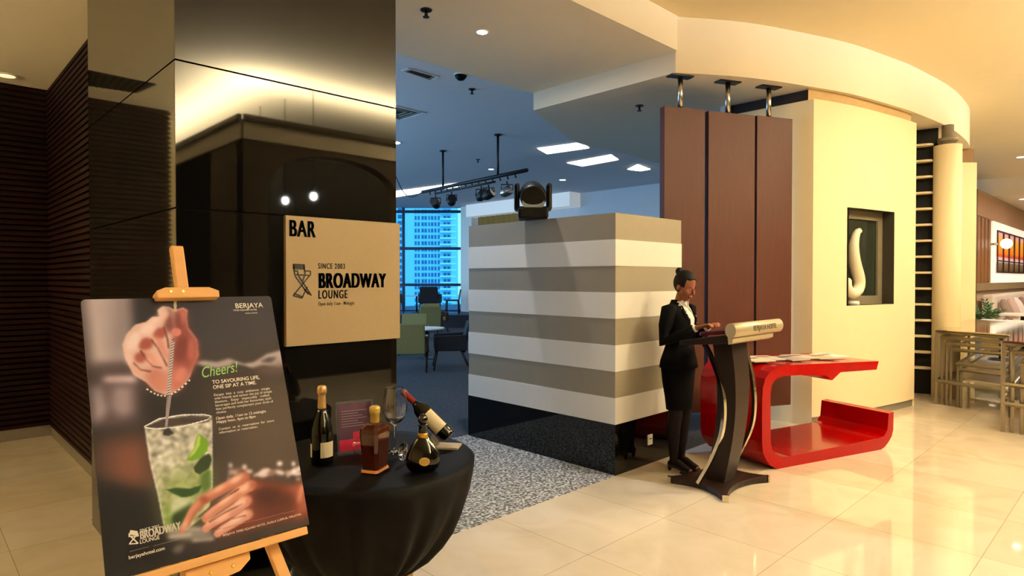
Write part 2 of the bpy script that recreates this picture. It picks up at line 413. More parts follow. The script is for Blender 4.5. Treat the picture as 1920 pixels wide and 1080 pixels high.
def fbox(s0, s1, z0, z1): mb.extrude([nq(s0, t0, z0), nq(s1, t0, z0), nq(s1, t0, z1), nq(s0, t0, z1)], nn * (t1 - t0))
fbox(0, Ln, NZ0, NZ0 + fwid); fbox(0, Ln, NZ1 - fwid, NZ1); fbox(0, fwid, NZ0 + fwid, NZ1 - fwid); fbox(Ln - fwid, Ln, NZ0 + fwid, NZ1 - fwid)
mb.build('inner_frame', mat('niche_frame', (112, 104, 84), .45, noise=.1), nf)
MB().add([nq(0, dep, NZ0), nq(Ln, dep, NZ0), nq(Ln, dep, NZ1), nq(0, dep, NZ1)], [(0, 1, 2, 3)]).build('glass_back', mat('niche_glass', (34, 40, 32), .15, noise=.2, nscale=3), nf)
# sculpture: curled white form with a raised neck
sc = thing('abstract_sculpture', 'white curled swan-necked sculpture standing in the wall niche', 'sculpture', nq(.12, .07, NZ0))
def sp(px, py):
    d = ray(px, py); o_ = np.array(nq(0, .075, 0)); n_ = np.array(nn); t = ((o_ - CC) @ n_) / (d @ n_); return CC + d * t
path = [(1614, 437), (1611, 430), (1606, 436), (1601, 452), (1600, 475), (1604, 500), (1611, 520), (1612, 538), (1604, 550), (1594, 551), (1587, 543), (1586, 530), (1591, 522)]
rr = [.022, .034, .042, .052, .062, .068, .068, .068, .068, .068, .066, .06, .045]
MB().tube([sp(*p) for p in path], rr, 16).build('sculpture_body', mat('sculpture_white', (226, 218, 190), .35, noise=.03), sc, sub=1)
pb = sp(1600, 560); MB().lathe([(.066, 0), (.06, .045)], (pb[0], pb[1], NZ0 + .0), 20).build('sculpture_base', white_paint, sc)

# ================================================================== PILLAR
pl = thing('pillar', 'broad pillar clad in glossy black glass that mirrors the lit cove', 'pillar', (1.46, 3.9, 0))
MB().box((.90, FRONT_Y + .012, 0), (2.03, 4.8, ATRIUM_Z + .05)).build('core', slat_back, pl)
# front panels with seams
seams = [0, float(atY(334, 389.5, FRONT_Y)[2]), float(atY(334, 112.4, FRONT_Y)[2]), ATRIUM_Z]
for k in range(3):
    g = .004
    MB().box((.885, FRONT_Y, seams[k] + g), (2.042, FRONT_Y + .012, seams[k + 1] - g)).build('glass_panel', black_glass, pl)
    MB().box((.885, FRONT_Y + .0125, seams[k] + g), (.897, 4.82, seams[k + 1] - g)).build('side_panel', mirror_glass, pl)
MB().box((2.03, FRONT_Y + .0125, 0), (2.042, 4.8, ATRIUM_Z)).build('end_panel', black_glass, pl)

# ---------- sign on the pillar
sg = thing('bar_sign', 'beige square sign lettered BAR and BROADWAY LOUNGE on the black pillar', 'sign', (1.69, 3.03, 1.26))
X0, X1, Z0, Z1 = 1.377, 2.05, 1.262, 1.916; SY = FRONT_Y - .025
MB().box((X0, SY, Z0), (X1, FRONT_Y, Z1)).build('sign_board', mat('sign_beige', (164, 144, 112), .45, noise=.05, nscale=60), sg, bevel=.002)
def st(px, py): return atY(px, py, SY - .0005)
def stext(body, px, py, size, sx, heavy=2, step=.0018, spacing=1.08):
    p = st(px, py)
    for k in range(heavy): text(body, sg, ink, (p[0] + k * step, p[1], p[2]), (1, 0, 0), (0, 0, 1), size, sx=sx, bold=.004, spacing=spacing)
stext('BAR', 540.5, 442.5, .118, .60, 4, .0028, 1.12)
stext('SINCE 2003', 596, 503.5, .040, .66, 2, .0012, 1.2)
stext('BROADWAY', 595.5, 540, .112, .585, 6, .0021, 1.12)
stext('LOUNGE', 596, 560, .062, .58, 3, .0016, 1.25)
stext('Open daily 11am - Midnight', 596.5, 573, .026, .66, 1, .001, 1.08)
# director's chair emblem
def sbar(mbx, a, b, w):
    A = st(*a); B = st(*b); d = Vector((B[0] - A[0], 0, B[2] - A[2])).normalized(); n = Vector((-d.z, 0, d.x)) * w / 2
    A = Vector(A); B = Vector(B); mbx.extrude([A + n, B + n, B - n, A - n], (0, -.001, 0))
mb = MB()
sbar(mb, (549, 499.5), (571, 500.5), .028)
for a, b in [((550, 495), (552.5, 515)), ((570, 496), (572, 515)), ((550.5, 508), (558, 508)), ((571, 508), (581.5, 508.5)), ((551.5, 515), (582, 516.5)),
             ((558, 508), (558.5, 516)), ((582, 508), (582, 516)), ((553, 517), (578, 552)), ((580, 517), (550, 554)), ((560, 517), (583, 553)), ((571, 517), (567, 528)),
             ((549, 554), (566, 559)), ((566, 559), (576, 538)), ((551, 550), (568, 557)), ((570, 543), (584, 554))]:
    sbar(mb, a, b, .007)
mb.build('chair_emblem', ink, sg)

# ================================================================== STRIPED PARTITION
BX0, BX1, BY0, BY1 = 4.155, 5.165, 3.072, 4.91
bl = thing('striped_partition', 'chest-high box partition in taupe and cream stripes on a black base', 'partition', (4.66, 4.0, 0))
bh = .2152; z = .415; mb = MB()
for i in range(8):
    ins = .0 if i % 2 == 0 else .004
    mb.box((BX0 + ins, BY0 + ins, z), (BX1 - ins, BY1 - ins, z + bh), i % 2); z += bh
BTOP = z
mb.build('striped_body', [white_paint, taupe_paint], bl)
MB().box((BX0 - .002, BY0 - .002, 0), (BX1 + .002, BY1 + .002, .415)).build('plinth', black_glass, bl)
p = atY(1218, 824, BY0 - .002)
o = MB().box((p[0] - .035, BY0 - .012, p[2] - .045), (p[0] + .035, BY0 - .002, p[2] + .045)).build('power_outlet', white_paint, bl, bevel=.004)
MB().box((p[0] - .02, BY0 - .0135, p[2] + .005), (p[0] + .02, BY0 - .012, p[2] + .012)).build('socket_slot', ink, o)

# ---------- moving head light on it
mh = thing('stage_light', 'large black moving-head stage light standing on the striped partition', 'stage light', (4.09, 3.93, BTOP))
mh.location = (4.30, 3.95, BTOP)
mx, my = 4.30, 4.00
c0 = atz(1001, 410, BTOP + .0); mx, my = float(c0[0]) + .06, float(c0[1]) + .07
mh.location = (mx, my, BTOP)
rzm = Matrix.Rotation(math.radians(45.8 - 90), 3, 'Z')
def mloc(x, y, z): v = rzm @ Vector((x, y, 0)); return (mx + v.x, my + v.y, BTOP + z)
MB().cbox(mloc(0, 0, .05), (.27, .26, .10), M=rzm).build('base', black_plastic, mh, bevel=.02)
for s in (-1, 1):
    MB().cbox(mloc(s * .145, 0, .2), (.05, .15, .25), M=rzm).build('yoke_arm', black_plastic, mh, bevel=.025)
MB().cbox(mloc(0, 0, .095), (.30, .17, .035), M=rzm).build('yoke_base', black_plastic, mh, bevel=.01)
hd = MB()
MM = rzm @ Matrix.Rotation(math.radians(18), 3, 'X')
hd.lathe([(.09, -.16), (.118, -.11), (.122, .02), (.118, .1), (.105, .13)], mloc(0, 0, .22), 24, M=MM @ Matrix.Rotation(math.radians(90), 3, 'X') @ Matrix.Diagonal((1, .95, 1)))
hh = hd.build('head', black_plastic, mh)
def mface(x, y, z):
    v = MM @ Vector((x, y, z)); b = mloc(0, 0, .22); return (b[0] + v.x, b[1] + v.y, b[2] + v.z)
mb = MB(); N = 10
arc = [(-.098 + .196 * k / N) for k in range(N + 1)]
outer = [mface(x, -.137, -.048 - .055 * math.sqrt(max(0, 1 - (x / .1) ** 2)) * 1.0) for x in arc]; inner = [mface(x, -.137, -.008 - .05 * math.sqrt(max(0, 1 - (x / .1) ** 2))) for x in arc]
mb.extrude(outer + inner[::-1], MM @ Vector((0, -.006, 0)))
mb.build('reflector_trim', mat('grey_trim', (150, 160, 172), .3, noise=.05), hh)

# ================================================================== HANGING BOARDS
pd = np.array([1.04, -.487, 0]); pd /= np.linalg.norm(pd); pn = np.array([-pd[1], pd[0], 0]); po = np.array([5.893, 3.51, 0]) - pn * .16
def pboard(px, py): d = ray(px, py); return CC + d * (((po - CC) @ pn) / (d @ pn))
plates = [(1278.7, 158), (1368, 166), (1445, 177)]
lab = ['leftmost tall brown wooden board of three hung on steel poles, beside the striped partition',
       'middle tall brown wooden board of three hung on steel poles', 'rightmost tall brown wooden board of three hung on steel poles, beside the cream wall']
for i, ((xa, xb), pt, lb) in enumerate(zip([(1245.6, 1322), (1328.5, 1415.5), (1419.5, 1485.7)], plates, lab)):
    A = pboard(xa, 300); B = pboard(xb, 300); zt = 3.345 if i != 1 else 3.34; zb = .22
    A[2] = zb; B[2] = zb
    ctr = pboard(pt[0], 300)
    t = thing('hanging_board', lb, 'wall board', ((A + B) / 2 * np.array([1, 1, 0]) + np.array([0, 0, zb])).tolist(), 'brown boards hung in a row')
    th = .085 if i == 0 else .07
    M_ = MB().extrude([A, B, B + [0, 0, zt - zb], A + [0, 0, zt - zb]], (pn * th).tolist())
    bo = M_.build('board', [wood_brown], t, bevel=.004)
    cx, cy = ctr[0] + pn[0] * .035, ctr[1] + pn[1] * .035
    MB().tube([(cx, cy, zt - .01), (cx, cy, LOW_Z)], .026, 16).build('pole', steel, t)
    m_ = MB(); q = pd * .13; r = pn * .055
    m_.extrude([(cx - q[0] - r[0], cy - q[1] - r[1], LOW_Z - .014), (cx + q[0] - r[0], cy + q[1] - r[1], LOW_Z - .014), (cx + q[0] + r[0], cy + q[1] + r[1], LOW_Z - .014), (cx - q[0] + r[0], cy - q[1] + r[1], LOW_Z - .014)], (0, 0, .013))
    m_.build('ceiling_plate', black_metal, t)

# ================================================================== RED TABLE
A = atz(1457, 879.6, 0); B = atz(1652, 843, 0); e1_ = (B - A); Lr = np.linalg.norm(e1_); e1_ /= Lr; e2_ = np.array([-e1_[1], e1_[0], 0])
def rp_(px, py):
    d = ray(px, py); t = ((A - CC) @ e2_) / (d @ e2_); p = CC + d * t; p[2] = max(p[2], 0.0); return p
prof = [(1457, 880), (1446, 874), (1437.8, 864), (1431, 850), (1429, 830), (1429, 750), (1430.5, 727), (1435, 710), (1444, 697), (1459, 688), (1480, 684.5), (1524.5, 682.5), (1647.8, 677),
        (1643.7, 693), (1576, 698), (1560.6, 713), (1548.6, 704), (1500, 703.5), (1471.5, 705), (1459, 709), (1452, 714.6), (1447, 724), (1445, 740), (1445, 828), (1448, 842), (1454.6, 851), (1466, 856), (1480, 856),
        (1650, 821), (1658, 817), (1664, 806), (1666.5, 775), (1675.7, 772), (1675, 806), (1672, 818), (1666.5, 828), (1660, 837), (1652, 843)]
rt_ = thing('console_table', 'glossy red C-shaped console table on the marble floor before the curved wall', 'console table', ((A + B) / 2).tolist())
mb = MB(); pts = [rp_(*p) for p in prof]
def tri_extrude(mb, pts, vec):
    n = len(pts); P = [Vector(p) for p in pts]; Q = [p + Vector(vec) for p in P]
    b = len(mb.v); mb.v += [tuple(v) for v in P + Q]
    from mathutils.geometry import tessellate_polygon
    tr = tessellate_polygon([P])
    fs = [tuple(b + i for i in t) for t in tr] + [tuple(b + i + n for i in t[::-1]) for t in tr]
    mb.f += fs; mb.m += [0] * len(fs); mb.sm += [False] * len(fs)
    fs = [(b + i, b + (i + 1) % n, b + (i + 1) % n + n, b + i + n) for i in range(n)]
    mb.f += fs; mb.m += [0] * n; mb.sm += [False] * n
DEPR = .72
tri_extrude(mb, pts, e2_ * DEPR)
o = mb.build('table_body', red_gloss, rt_)
# magazines
topA = rp_(1470, 686); topB = rp_(1640, 677.5); ztop = (topA[2] + topB[2]) / 2
random.seed(4)
mags = [('cream folded newspaper on the left end of the red table', (232, 226, 205)), ('white magazine left of centre on the red table', (215, 210, 200)), ('grey printed magazine at the centre of the red table', (170, 165, 160)),
        ('pale printed magazine right of centre on the red table', (205, 196, 180)), ('tan cover magazine near the right end of the red table', (190, 160, 130)), ('white leaflet at the right end of the red table', (225, 220, 212))]
for i, (lb, c) in enumerate(mags):
    s = .06 + i * .215; t = .30 + .07 * (i % 2); base = A + e1_ * s + e2_ * t
    zz = ztop + .016 + (topA[2] - ztop) * (1 - 2 * i / 5)
    tm = thing('magazine', lb, 'magazine', (base[0], base[1], zz), 'reading matter on the red table')
    rot = math.atan2(e1_[1], e1_[0]) + random.uniform(-.35, .35); R_ = Matrix.Rotation(rot, 3, 'Z')
    MB().cbox((base[0], base[1], zz + .004), (.21, .29, .007), M=R_).build('pages', paper, tm)
    MB().cbox((base[0], base[1], zz + .0085), (.212, .292, .0015), M=R_).build('cover', mat('cover%d' % i, c, .35, noise=.25, nscale=25), tm)
    v = R_ @ Vector((0, .06, 0)); MB().cbox((base[0] + v.x, base[1] + v.y, zz + .0098), (.13, .05, .001), M=R_).build('cover_print', mat('print%d' % i, [(60, 60, 70), (150, 50, 40), (40, 60, 80), (120, 40, 40), (70, 70, 60), (60, 60, 90)][i], .4, noise=.3, nscale=60), tm)

# ================================================================== ROUND COLUMN, LOUVRES, PILASTER
cc = atd(1774.5, 523, 8.55); cc[2] = 0
co = thing('round_column', 'slim round cream column at the right end of the curved wall', 'column', cc.tolist())
MB().lathe([(.163, 0), (.163, 3.4)], cc, 36).build('shaft', plaster_warm, co)
MB().lathe([(.1, 3.4), (.1, 3.45), (.12, 3.45), (.12, 3.5), (.07, 3.5), (.07, LOW_Z)], cc, 24).build('neck', stone_grey, co)
pc = atd(1801, 523, 10.2)
structure('trim_2', MB().cbox((pc[0], pc[1], 1.73), (.30, .26, 3.45), M=Matrix.Rotation(math.radians(-44), 3, 'Z')).cbox((pc[0], pc[1], 3.57), (.24, .2, .22), mi=1, M=Matrix.Rotation(math.radians(-44), 3, 'Z')), [plaster_warm, mat('bronze_cap', (120, 88, 40), .5, noise=.1)])
vd = ray(1739, 523); vd[2] = 0; vd /= np.linalg.norm(vd); vr = np.array([vd[1], -vd[0], 0])
lc = atd(1739, 523, 8.6); lc[2] = 0
lv = thing('louvre_rack', 'dark slot of stacked pale rounded fins between curved wall and round column', 'louvre', lc.tolist())
c = lc + vd * .18
MB().extrude([c - vr * .35 + [0, 0, .0], c + vr * .11 + [0, 0, .0], c + vr * .11 + [0, 0, LOW_Z], c - vr * .35 + [0, 0, LOW_Z]], (vd * .04).tolist()).build('back_panel', mat('louvre_black', (7, 8, 10), .5, spec=.2, noise=.1), lv)
for i in range(15):
    zf = .36 + i * .2185
    outl = [(-.2, 0), (-.02, 0), (.03, .02), (.055, .06), (.055, .08), (.03, .12), (-.02, .14), (-.2, .14)]
    P_ = [lc + vr * a + vd * b + [0, 0, zf] for a, b in outl]
    MB().extrude([p.tolist() for p in P_], (0, 0, .03)).build('fin', mat('fin_cream', (214, 198, 160), .35, noise=.05), lv, bevel=.006)

# ================================================================== METAL NESTING TABLES
def nest_table(name, label, F_L, F_R, B_L, H, levels, shelves, group=None):
    """square-tube metal table frame with several nested shelf frames; corners on plan"""
    fl = np.array(F_L); fr = np.array(F_R); bk = np.array(B_L) - fl
    t = thing(name, label, 'table', (fl[0], fl[1], 0), group)
    tb = .026
    def bar(a, b, w=tb, nm='rail'):
        a = np.array(a, float); b = np.array(b, float); d = b - a; L = np.linalg.norm(d); d /= L
        m_ = MB().tube([a, b], w * .85, 4, smooth=False, side=(0, 0, 1) if abs(d[2]) < .5 else (fr - fl).tolist() + [0] if len(fr) == 2 else None)
        return m_.build(nm, steel_warm, t)
    def P(s, u, z): p = fl + (fr - fl) * s + bk * u; return (p[0], p[1], z)
    for s, u in ((0, 0), (1, 0), (0, 1), (1, 1)): bar(P(s, u, 0), P(s, u, H - .01), nm='leg')
    MB().extrude([P(-.01, -.02, H - .012), P(1.01, -.02, H - .012), P(1.01, 1.02, H - .012), P(-.01, 1.02, H - .012)], (0, 0, .012)).build('table_top', mat('mirror_top', (200, 190, 165), .06, metal=.9, noise=.02), t)
    for z, ins in levels:
        for a, b in (((ins, .0), (1 - ins * .2, .0)), ((ins, 1), (1 - ins * .2, 1)), ((ins, 0), (ins, 1)), ((1 - ins * .2, 0), (1 - ins * .2, 1))): bar(P(*a, z), P(*b, z))
        if ins > 0:
            for s in (ins,): bar(P(s, .02, 0), P(s, .02, z), .022, 'leg')
    for z in shelves:
        MB().extrude([P(.02, .03, z), P(.98, .03, z), P(.98, .97, z), P(.02, .97, z)], (0, 0, .02)).build('shelf', steel_warm, t)
    return t
steel_warm = mat('steel_warm', (168, 160, 142), .3, metal=1, noise=.05)
H_ = .96
fl = atz(1756, 617, H_)[:2]; fr = atz(1896, 627, H_)[:2]; bL = atz(1817, 599, H_)[:2]
nest_table('nesting_table', 'chrome frame nest of tables with mirrored top beside the round column', fl, fr, bL, H_, [(.93, 0), (.86, .07), (.79, .14), (.72, .2), (.30, 0), (.55, .3), (.48, .35)], [.34])
off = (np.array(fr) - np.array(fl)) * 1.02 + (bL - fl) * -.35
nest_table('nesting_table', 'second chrome frame nest of tables cut off by the right edge', fl + off, fr + off, bL + off, H_, [(.93, 0), (.84, .1), (.76, .2), (.5, 0), (.3, 0)], [.34])

# ================================================================== LOUNGE
def cr(R, D, z): p = CC + fw * 0; q = np.array([math.cos(YAW), math.sin(YAW), 0]) * D + rt * R; return (q[0], q[1], z)
WD = 23.0
def wR(px): return (px - 960) / F * WD
def wz(y): return 1.6 + (523 - y) * WD / F
Rw = [-14, -11.6, -9.2, -6.6, wR(757), wR(872)]
frame_m = mat('window_frame_blue', (24, 44, 74), .4, metal=.3, noise=.05)
glass_m = mat('window_glass', (235, 250, 255), .0, trans=1, ior=1.02, noise=.002)
hb = [.42, wz(534), wz(466), wz(397)]
wn_ = 1
for i in range(5):
    R0, R1 = Rw[i], Rw[i + 1]
    w = MB().extrude([cr(R0 + .03, WD + .02, .42), cr(R1 - .03, WD + .02, .42), cr(R1 - .03, WD + .02, 4.2), cr(R0 + .03, WD + .02, 4.2)], (fw * .01).tolist())
    win = structure('window_%d' % wn_, w, glass_m)
    m_ = MB(); vec = (fw * .08).tolist()
    for R in ([R0, R1] if i in (0, 4) else [R0]):
        m_.extrude([cr(R - .05, WD - .04, .42), cr(R + .05, WD - .04, .42), cr(R + .05, WD - .04, 4.2), cr(R - .05, WD - .04, 4.2)], vec)
    for z_ in hb: m_.extrude([cr(R0 + .05, WD - .03, z_ - .05), cr(R1 - .05, WD - .03, z_ - .05), cr(R1 - .05, WD - .03, z_ + .05), cr(R0 + .05, WD - .03, z_ + .05)], vec)
    m_.build('window_frame', frame_m, win)
    wn_ += 1
def vwall(a, b, z0, z1, th=.1):
    a = Vector((a[0], a[1], z0)); b = Vector((b[0], b[1], z0)); d = (b - a).normalized(); n = Vector((-d.y, d.x, 0)) * th
    return MB().extrude([a, b, b + Vector((0, 0, z1 - z0)), a + Vector((0, 0, z1 - z0))], n)
WE = cr(wR(873), WD, 0); WL = cr(-14, WD, 0); far = cr(-20.6, WD, 0)
structure('wall_lounge_far', vwall(WL[:2], far[:2], 0, 4.2), plaster_cool)
structure('wall_lounge_sill', vwall(WE[:2], WL[:2], 0, .42), mat('sill_dark', (30, 34, 42), .6, noise=.1))
XR = WE[0] + .02
structure('wall_lounge_right', MB().box((XR, 3.6, 0), (XR + .15, WE[1], 4.2)), plaster_cool)
# white pier and bulkhead beside the window
p0 = cr(wR(895), WD - .5, 0)
structure('trim_3', MB().box((XR - .25, WE[1] - .6, 0), (XR, WE[1], 4.2)), white_paint)
structure('trim_4', MB().box((XR - .5, float(atX(1068, 360, XR - .5)[1]), 3.78), (XR, WE[1] - .6, 4.2)), mat('bulkhead_white', (245, 245, 240), .6, noise=.02, emit=.25))  # slight emission stands in for the light falling on the bulkhead
cu_ = thing('curtain', 'golden brown curtain at the lounge wall below the white bulkhead', 'curtain', (XR - .12, 16.2, 0))
mb = MB(); n = 40; ys = [WE[1] - .8 - k * 2.2 / n for k in range(n + 1)]
for k in range(n): mb.add([(XR - .12 + .04 * math.sin(k * 1.3), ys[k], .3), (XR - .12 + .04 * math.sin((k + 1) * 1.3), ys[k + 1], .3), (XR - .12 + .04 * math.sin((k + 1) * 1.3), ys[k + 1], 3.78), (XR - .12 + .04 * math.sin(k * 1.3), ys[k], 3.78)], [(0, 1, 2, 3)], 0, True)
mb.build('curtain_cloth', mat('curtain_gold', (150, 116, 56), .8, noise=.2), cu_)
# added blue fill light along the closed lounge side wall, hidden behind the pillar
area('window_daylight', (1.5, 17, 2.2), 18, 900, (.34, .64, 1.0), (0, math.radians(-90), 0), 'RECTANGLE', 3.2).rotation_euler = (math.radians(90), 0, math.radians(-90))
# platform along the window
a = cr(-14, 20.6, 0); b = cr(-1.2, 20.6, 0)
structure('floor_platform', MB().extrude([cr(-14, 20.6, 0), cr(-1.0, 20.6, 0), cr(-1.0, 22.9, 0), cr(-14, 22.9, 0)], (0, 0, .42)), mat('platform_dark', (28, 32, 42), .6, noise=.1))

# towers outside
tower_m = mat('tower_concrete', (150, 200, 205), .8, noise=.08, nscale=.3)
tower_win = mat('tower_window', (30, 100, 125), .4, noise=.3, nscale=.5)
def tower(label, px0, px1, D, ztop, nf_, cols, slab=True):
    t = thing('apartment_tower', label, 'building', cr((px0 + px1) / 2 / F * D - 960 / F * D, D, -40))
    R0, R1 = (px0 - 960) / F * D, (px1 - 960) / F * D
    MB().extrude([cr(R0, D, -40), cr(R1, D, -40), cr(R1, D, ztop), cr(R0, D, ztop)], (fw * 14).tolist()).build('tower_wall', tower_m, t)
    m_ = MB(); s_ = MB(); fh = 1.0 * D / 100
    z_ = -20
    while z_ < ztop - fh:
        for c0_, c1_ in cols:
            a_, b_ = R0 + (R1 - R0) * c0_, R0 + (R1 - R0) * c1_
            m_.extrude([cr(a_, D - .05, z_), cr(b_, D - .05, z_), cr(b_, D - .05, z_ + fh * .6), cr(a_, D - .05, z_ + fh * .6)], (fw * .05).tolist())
        if slab:
            a_, b_ = R0 + (R1 - R0) * .72, R1 + .9
            s_.extrude([cr(a_, D - 1.2, z_ - .1), cr(b_, D - 1.2, z_ - .1), cr(b_, D - 1.2, z_ + .2), cr(a_, D - 1.2, z_ + .2)], (fw * 1.2).tolist())
        z_ += fh
    m_.build('window_rows', tower_win, t)
    if slab: s_.build('balconies', mat('balcony', (190, 225, 225), .7, noise=.05), t)
    return t
tower('tall residential tower with balconies outside the lounge window', 775, 846, 110, 60, 30, [(.04, .09), (.12, .17), (.22, .28), (.30, .36), (.40, .44), (.47, .53), (.56, .61), (.65, .70), (.8, .87), (.9, .97)])
tower('plainer tower at the left edge of the lounge window view', 690, 757, 140, 60, 30, [(.1, .2), (.3, .4), (.5, .6), (.7, .78), (.84, .95)], False)
structure('ground', MB().extrude([cr(-90, 40, -6), cr(60, 40, -6), cr(60, 300, -6), cr(-90, 300, -6)], (0, 0, -.5)), mat('far_ground', (150, 200, 215), .9, noise=.15, nscale=.1))

# lounge chairs
olive = mat('olive_fabric', (138, 130, 80), .85, noise=.12, nscale=40)
darkf = mat('dark_fabric', (28, 26, 30), .8, noise=.15, nscale=40)
dwood = mat('dark_wood', (42, 28, 22), .5, noise=.2)
def lounge_chair(label, loc, yaw, fab, scale=1.0, group='lounge armchairs'):
    t = thing('lounge_armchair', label, 'armchair', loc, group, yaw)
    M = world(t)
    def P(x, y, z): return tuple(M @ Vector((x * scale, y * scale, z * scale)))
    def quad(name, a, b, m, bevel=.02):
        (x0, y0, z0), (x1, y1, z1) = a, b
        mb = MB(); mb.add([P(x0, y0, z0), P(x1, y0, z0), P(x1, y1, z0), P(x0, y1, z0), P(x0, y0, z1), P(x1, y0, z1), P(x1, y1, z1), P(x0, y1, z1)],
                          [(3, 2, 1, 0), (4, 5, 6, 7), (0, 1, 5, 4), (1, 2, 6, 5), (2, 3, 7, 6), (3, 0, 4, 7)])
        return mb.build(name, m, t, bevel=bevel)
    quad('seat', (-.25, -.26, .34), (.25, .24, .46), fab)
    # back leans
    mb = MB(); mb.extrude([P(-.28, .20, .30), P(.28, .20, .30), P(.27, .33, .84), P(-.27, .33, .84)], M.to_3x3() @ Vector((0, .07 * scale, .0)))
    mb.build('backrest', fab, t, bevel=.02)
    for s in (-1, 1):
        mb = MB(); x = .30 * s
        mb.extrude([P(x - .03, -.27, .34), P(x - .03, .3, .34), P(x - .03, .30, .62), P(x - .03, -.27, .60)], M.to_3x3() @ Vector((.06 * scale, 0, 0)))
        mb.build('armrest', fab if fab is darkf else dwood, t, bevel=.015)
        MB().tube([P(x * .9, -.22, .36), P(x * 1.0, -.28, 0)], [.022 * scale, .016 * scale], 8).build('leg', dwood, t)
        MB().tube([P(x * .9, .20, .36), P(x * 1.0, .36, 0)], [.022 * scale, .016 * scale], 8).build('leg', dwood, t)
    return t
g0 = lambda px, py, z=0: tuple(atz(px, py, z))
fyaw = YAW - math.pi / 2          # chair facing the camera has its -Y toward us
lounge_chair('olive green armchair nearest the pillar, seen from behind', g0(768, 694), fyaw + math.pi + .12, olive)
lounge_chair('dark armchair in profile beside the striped partition, facing left', g0(842, 690), fyaw - math.pi / 2 + .15, darkf)
lounge_chair('olive armchair across the low table, facing the camera', g0(776, 664), fyaw + .1, olive)
lounge_chair('olive armchair further back near the window, centre of the aisle', g0(803, 634), fyaw + math.pi + .3, olive, 1.05)
lounge_chair('farthest olive armchair with pale seat beside the low olive one', g0(816, 622), fyaw + .5, olive)
lounge_chair('black armchair at the left on the window platform', cr(wR(752), 21.3, .42), fyaw + math.pi, darkf, 1.1)
lounge_chair('black armchair on the window platform, in front of the tower view', cr(wR(818), 21.3, .42), fyaw + math.pi, darkf, 1.1)
t = thing('dining_chair', 'slim tall dark chair on the platform at the window end', 'chair', cr(wR(855), 21.7, .42), None, fyaw - math.pi / 2)
M = world(t); P = lambda x, y, z: tuple(M @ Vector((x, y, z)))
for x in (-.2, .2):
    for y in (-.2, .2): MB().tube([P(x, y, .42), P(x * 1.1, y * 1.1, 0)], .02, 8).build('leg', dwood, t)
MB().extrude([P(-.22, -.22, .42), P(.22, -.22, .42), P(.22, .22, .42), P(-.22, .22, .42)], (0, 0, .05)).build('seat', dwood, t)
MB().extrude([P(-.2, .2, .47), P(.2, .2, .47), P(.2, .26, .82), P(-.2, .26, .82)], M.to_3x3() @ Vector((0, .03, 0))).build('backrest', olive, t)
def lounge_table(label, px, py, z, top, r=.34, h=.6):
    c = atz(px, py, 0) if z == 0 else cr(wR(px), 22.4, z)
    t = thing('lounge_table', label, 'table', (c[0], c[1], z), 'small round lounge tables')
    MB().lathe([(r, h - .03), (r, h)], (c[0], c[1], z), 28).build('table_top', top, t)
    MB().lathe([(.03, .02), (.03, h - .03)], (c[0], c[1], z), 12).build('stem', black_metal, t)
    MB().lathe([(.2, 0), (.19, .02)], (c[0], c[1], z), 20).build('table_base', black_metal, t)
lounge_table('round white-topped low table between the olive and dark armchairs', 800, 672, 0, white_paint, .36, .62)
lounge_table('white-topped table on the platform between the black chairs', 786, 590, .42, white_paint, .4, .6)

# ceiling lights over the lounge
for i, q in enumerate([[(1008, 279), (1090, 268), (1104, 278), (1026, 289)], [(1064, 306), (1145, 291), (1159, 300), (1092, 312)], [(1177, 318), (1196, 309), (1219, 318), (1200, 321)]]):
    P_ = [atz(*c, LOUNGE_Z - .02) for c in q]; c = sum(P_) / 4
    t = thing('panel_light', ['nearest rectangular white ceiling panel light in the lounge', 'middle rectangular white ceiling panel light in the lounge', 'farthest rectangular white ceiling panel light, beside the brown board'][i], 'ceiling light', c.tolist(), 'lit ceiling panels')
    MB().extrude([p.tolist() for p in P_], (0, 0, .01)).build('diffuser', light_white, t)
    P2 = [c + (p - c) * 1.07 + [0, 0, .012] for p in P_]
    MB().extrude([p.tolist() for p in P2], (0, 0, .012)).build('light_frame', white_paint, t)
P_ = [atz(*c, LOUNGE_Z - .03) for c in ((728, 362), (858, 345), (862, 350), (728, 372))]
t = thing('linear_light', 'long white linear ceiling light above the lounge window', 'ceiling light', P_[0].tolist())
MB().extrude([p.tolist() for p in P_], (0, 0, .02)).build('diffuser', light_white, t)
P2 = [p + [0, 0, .022] for p in P_]; MB().extrude([p.tolist() for p in P2], (0, 0, .012)).build('light_frame', white_paint, t)

def downlight(label, px, py, z, r=.06, cat='downlight', em=light_warm, group='recessed downlights'):
    c = atz(px, py, z); t = thing('downlight', label, cat, c.tolist(), group)
    MB().lathe([(r * 1.35, -.008), (r * 1.35, .0)], c, 24).build('ring', white_paint, t)
    MB().lathe([(r * .1, -.014), (r, -.010), (r, -.008)], c, 20).build('lamp', em, t)
    return c
spot = mat('lamp_bright', (255, 250, 240), emit=60, ecol=(255, 250, 240), noise=.01)
c = downlight('bright spotlight shining in the grey ceiling above the pillar side', 904, 59, MID_Z, .045, em=spot)
area('spot_light', (c[0], c[1], MID_Z - .03), .1, 60, (.95, .97, 1))
c = downlight('bright downlight at the edge of the black pillar', 741, 267, LOUNGE_Z, .09, em=spot)
for (px, py, lb, r) in [(921, 317, 'small lit downlight above the stage lighting bar', .06), (1055, 337, 'lit downlight right of the moving head light', .08), (902, 358, 'small lit downlight behind the stage lighting bar', .06), (1070, 361, 'small lit downlight above the partition, past the moving head light', .06)]:
    downlight(lb, px, py, LOUNGE_Z, r, em=light_white)
def ceiling_fit(name, label, px, py, z, prof, m, cat, seg=16):
    c = atz(px, py, z); t = thing(name, label, cat, c.tolist(), None)
    return c, t
